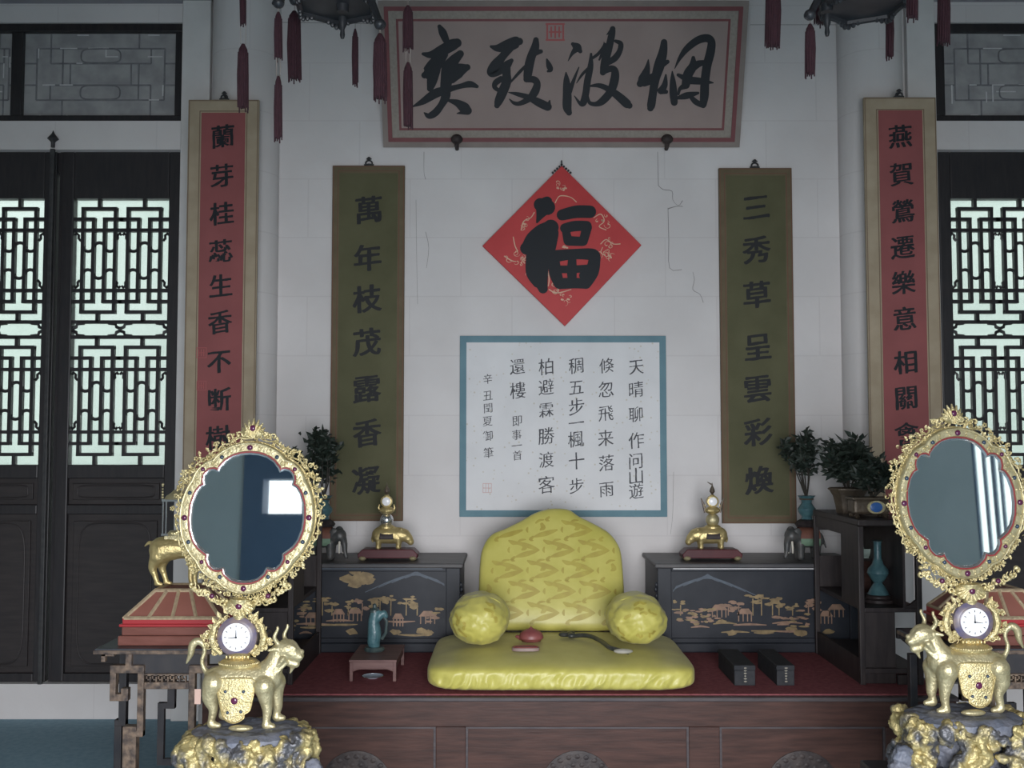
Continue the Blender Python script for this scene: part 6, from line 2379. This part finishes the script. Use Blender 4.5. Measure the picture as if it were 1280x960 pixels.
    fs += [(nv_ * nu_ + i, nv_ * nu_ + (i + 1) % nu_, m0 + (i + 1) % nu_, m0 + i) for i in range(nu_)]
    fs.append(tuple(m0 + i for i in range(nu_)))
    b.add(vs, fs)
    put(b, 'rock_top', M_SLATE)
    b = MB()
    b.sphere(P(307, 903.5, -24), (15 * u, 6 * u, 4 * u), 14, 8).sphere(P(336, 910, -34), (7 * u, 5 * u, 3 * u), 12, 8).sphere(P(309, 914, -46), (4 * u, 3 * u, 3 * u), 10, 7)
    put(b, 'pebble', M_GOLDP)

    def lump(mb):
        pass
    chs = []
    r3 = random.Random(seed + 50)
    for k in range(24):
        a = 2 * math.pi * k / 24 + r3.uniform(-.08, .08)
        rx, ry = 74 + r3.uniform(-6, 5), 54 + r3.uniform(-6, 4)
        z = -12 - r3.uniform(0, 5)
        pts = []
        for j in range(5):
            w_ = 1 + r3.uniform(-.07, .06) - (.13 if j == 2 else 0) + .02 * j
            pts.append((Vector(((12 + rx * math.cos(a + .05 * j * r3.uniform(-1, 1)) * w_) * u, (-6 + ry * math.sin(a) * w_) * u, O + (z - 13 * j) * u)), r3.uniform(7, 12) * u))
        if k % 3 == 2:
            pts = pts[:2] + [pts[2]]
            pts = pts[:2]
        chs.append(pts)
    for k in range(16):
        a = r3.uniform(0, 6.28)
        w_ = r3.uniform(.92, 1.07)
        zz = -r3.uniform(12, 70)
        da = r3.uniform(.15, .4)
        chs.append([(Vector(((12 + 76 * w_ * math.cos(a)) * u, (-6 + 56 * w_ * math.sin(a)) * u, O + zz * u)), r3.uniform(3.5, 6) * u),
                    (Vector(((12 + 78 * w_ * math.cos(a + da)) * u, (-6 + 57 * w_ * math.sin(a + da)) * u, O + (zz + r3.uniform(-6, 8)) * u)), r3.uniform(3.5, 6) * u)])
    rocks_o = organic('gilt_rocks', chs, M_GOLDR, root, voxel=.0045, smooth=1, mirror=mirror, jitter=.016, jscale=13, disp=((.012, 15), (.0045, 48)))
    # inner core and side boulder
    def boulder(mb):
        mb.lathe((12 * u, -6 * u, O - 75 * u), [(40 * u, 0), (42 * u, 10 * u), (48 * u, 58 * u)], 24, sy=.66)
        for q, (bx_, by_, bz_, br_2) in enumerate(((96, -30, -48, 13), (92, -18, -62, 17), (104, -34, -66, 11), (-72, -34, -62, 13))):
            mb.sphere((bx_ * u, by_ * u, O + bz_ * u), br_2 * u, 12, 8)
        mb.lathe((12 * u, -6 * u, O - 78 * u), [(82 * u, 0), (84 * u, 5 * u), (70 * u, 9 * u)], 28, sy=.72)
        mb.lathe((12 * u, -6 * u, 6 * u), [(90 * u, 0), (92 * u, 4 * u), (80 * u, 8 * u), (78 * u, O - 70 * u)], 32, sy=.72)
    base_o = organic('boulder_base', [[(Vector((12 * u, -6 * u, O - 40 * u)), 20 * u)]], M_SLATE, root, voxel=.006, smooth=1, mirror=mirror, extra=boulder, jitter=.007, jscale=22, disp=((.007, 40),))
    # paper tag hanging at the tail
    b = MB()
    b.box((249.5 - 300) * u, (257 - 300) * u, -20 * u, -19.4 * u, O + (905 - 876) * u, O + (905 - 858) * u)
    if not mirror:
        put(b, 'paper_tag', M_TAG, smooth=False, label='pinkish paper tag')
    # table under it
    zt = zb - .20 + min(v.co.z for o_ in (base_o, rocks_o) for v in o_.data.vertices) - .001
    lab2 = 'dark wooden pedestal under the ' + ('right' if mirror else 'left') + ' mirror clock'
    ped = empty('pedestal', (xr + s * 12 * u, d - .016, 0), label=lab2, cat='pedestal', group='pedestals under the mirror clocks')
    w, dpt = .29, .22
    MB().box(-w, w, -dpt, dpt, zt - .035, zt).build('tabletop', M_TABLED, ped, smooth=False, bevel=.006)
    MB().box(-w + .03, w - .03, -dpt + .03, dpt - .03, zt - .10, zt - .035).build('apron', M_TABLED, ped, smooth=False, bevel=.004)
    for ex in (-1, 1):
        for ey in (-1, 1):
            MB().tube([Vector((ex * (w - .05), ey * (dpt - .05), zt - .08)), Vector((ex * (w - .045), ey * (dpt - .045), zt * .5)), Vector((ex * (w - .03), ey * (dpt - .03), 0.0))], [.026, .02, .024], 12).build('leg', M_TABLED, ped)
    return root


mirror_clock(300, 905, 3.46, False, 0, 'gilt horned beast with white dial and oval mirror at the left, facing right', 101, 3.0)
mirror_clock(1213, 886, 3.69, True, -8, 'gilt horned beast with white dial and oval mirror at the right, facing left', 202, 3.0)


# ================================================================== LANTERNS
def tassel(root, px, d, segs, name='tassel'):
    """segs [(y0, y1, width px)] from top to bottom, thin string between"""
    u = d / F
    t = MB()
    st = MB()
    rr = random.Random(int(px))
    prev = None
    for (a, b, w) in segs:
        pa, pb = W(px, a, d), W(px, b, d)
        if prev is not None:
            for e in (-.25, .25):
                st.tube([prev + Vector((e * w * u, 0, 0)), pa + Vector((e * w * u, 0, 0))], .5 * u, 5)
        L = pa.z - pb.z
        r = w * u / 2
        prof = [(r * .25, 0), (r * .8, -.02), (r * .95, -.035)]
        t.lathe(pa, [(r * .3, 0), (r * .85, -min(.02, L * .1)), (r, -min(.05, L * .25)), (r * .96, -L * .8), (r * .88, -L + .004), (r * .5, -L)], 12)
        n_ = max(7, int(w * 1.1))
        for k in range(n_):
            an = 2 * math.pi * k / n_
            o_ = Vector((math.cos(an) * r, math.sin(an) * r, 0))
            t.tube([pa + o_ * .9 + Vector((0, 0, -min(.03, L * .15))), pa + o_ * 1.02 + Vector((0, 0, -L * .5)), pb + o_ * rr.uniform(.85, 1.1) + Vector((0, 0, -rr.uniform(-.006, .014)))], .9 * u, 5)
        prev = pb
    o = t.build(name, M_TASSEL, root, world=True)
    if st.v:
        st.build('tassel_string', M_STRING, o, world=True)
    return W(px, segs[0][0], d)


def lantern(cpx, d, label, arms, seed, bpx):
    """arms: list of (px, depth offset, segs)"""
    c = W(cpx, 8, d)
    u = d / F
    root = empty('palace_lantern', (c.x, c.y, c.z), label=label, cat='lantern', group='hexagonal palace lanterns')
    R0 = 52 * u
    ang0 = 24
    hexp = lambda r, z: [Vector((c.x + r * math.cos(R(ang0 + 60 * k)), c.y - r * math.sin(R(ang0 + 60 * k)), z)) for k in range(6)]
    zb = c.z
    H = .42
    b = MB()
    lo, hi = hexp(R0, zb + .02), hexp(R0 * 1.25, zb + H)
    vs = lo + hi
    b.add(vs, [(k, (k + 1) % 6, 6 + (k + 1) % 6, 6 + k) for k in range(6)] + [(5, 4, 3, 2, 1, 0), (6, 7, 8, 9, 10, 11)])
    b.build('silk_panel', M_LANTP, root, world=True, smooth=False)
    f = MB()
    for k in range(6):
        f.tube([lo[k], hi[k]], .010, 6)
        f.tube([lo[k], lo[(k + 1) % 6]], .012, 6).tube([hi[k], hi[(k + 1) % 6]], .016, 6)
        f.tube([hexp(R0 * 1.04, zb)[k], hexp(R0 * 1.04, zb)[(k + 1) % 6]], .011, 6)
    bt = hexp(R0 * 1.03, zb)
    f.add(hexp(R0 * 1.0, zb + .004) + hexp(R0 * 1.0, zb + .02), [(5, 4, 3, 2, 1, 0), (6, 7, 8, 9, 10, 11)] + [(k, (k + 1) % 6, 6 + (k + 1) % 6, 6 + k) for k in range(6)])
    # scalloped apron under each side
    for k in range(6):
        a, q = bt[k], bt[(k + 1) % 6]
        for j in range(9):
            t_ = (j + .5) / 9
            p = a.lerp(q, t_)
            f.sphere(p + Vector((0, 0, -.006 + .010 * math.cos((t_ - .5) * 6))), (.009, .009, .012), 7, 5)
    f.build('frame', M_LANTF, root, world=True)
    bd = MB()
    for k in range(6):
        a, q = hexp(R0 * 1.07, zb + .002)[k], hexp(R0 * 1.07, zb + .002)[(k + 1) % 6]
        for j in range(12):
            bd.sphere(a.lerp(q, (j + .5) / 12), .0042, 6, 5)
    bd.build('bead_border', M_BEAD, root, world=True)
    cap = MB()
    h2 = hexp(R0 * 1.55, zb + H + .02)
    cap.add(hexp(R0 * 1.3, zb + H) + h2 + hexp(R0 * .5, zb + H + .14), [(k, (k + 1) % 6, 6 + (k + 1) % 6, 6 + k) for k in range(6)] + [(6 + k, 6 + (k + 1) % 6, 12 + (k + 1) % 6, 12 + k) for k in range(6)] + [(12, 13, 14, 15, 16, 17)])
    cap.build('canopy', M_LANTF, root, world=True, smooth=False)
    MB().tube([Vector((c.x, c.y, zb + H + .1)), Vector((c.x, c.y, ZC))], .008, 8).build('hanging_cord', M_LANTF, root, world=True)
    fi = MB()
    pb = W(bpx[0], bpx[1], d)
    fi.tube([Vector((pb.x, c.y, zb + .005)), Vector((pb.x, c.y, zb - .02))], [.022, .020], 10)
    fi.lathe((pb.x, c.y, pb.z), [(.006, 0), (.009, .012), (.007, .03), (.013, .045), (.013, .075)], 10)
    fi.build('finial', M_LANTF, root, world=True)
    for px, dd, knob, segs in arms:
        dq = d + dd
        top = W(px, segs[0][0], dq)
        arm = MB()
        a0 = Vector((c.x, c.y, zb + .05)) + (Vector((top.x, top.y, zb + .05)) - Vector((c.x, c.y, zb + .05))) * .42
        zt = max(top.z + .04, zb + .03) if not knob else top.z + .03
        tip = Vector((top.x, top.y, zt))
        arm.tube([Vector(x) for x in crom([tuple(a0), tuple(a0.lerp(tip, .5) + Vector((0, 0, .035))), tuple(tip)], 5)], [.012] * 11, 7)
        arm.sphere(tip, (.020, .020, .018), 9, 7)
        arm.tube([tip + Vector((0, 0, -.008)), tip + (tip - a0).normalized() * .03 + Vector((0, 0, .012))], [.011, .006], 7)
        ao = arm.build('arm', M_LANTF, root, world=True)
        st = MB().tube([tip, top], .5 * u, 5)
        st.build('arm_string', M_STRING, ao, world=True)
        tassel(ao, px, dq, segs)
    return root


lantern(420, 3.5, 'hexagonal dark lantern with crimson tassels hanging at the upper left', [
    (304, -.04, False, [(-28, 30, 7), (55, 135, 13)]), (348, -.2, True, [(15, 72, 9), (95, 173, 9)]), (368, .22, False, [(14, 98, 16)]),
    (444, .27, False, [(36, 105, 7)]), (475, -.24, True, [(42, 123, 16)]), (510, .02, False, [(7, 60, 12), (78, 158, 11)])], 3, (428, 48))
lantern(1080, 3.5, 'hexagonal dark lantern with crimson tassels hanging at the upper right', [
    (966, -.04, False, [(-30, 58, 18)]), (1012.5, -.2, True, [(30, 93, 12)]), (1025, .22, False, [(-50, 29, 14)]), (1112, .27, False, [(8, 71, 9)]),
    (1140, -.24, False, [(-60, 22, 13)]), (1179, .02, False, [(-30, 53, 14)])], 4, (1034, 45))
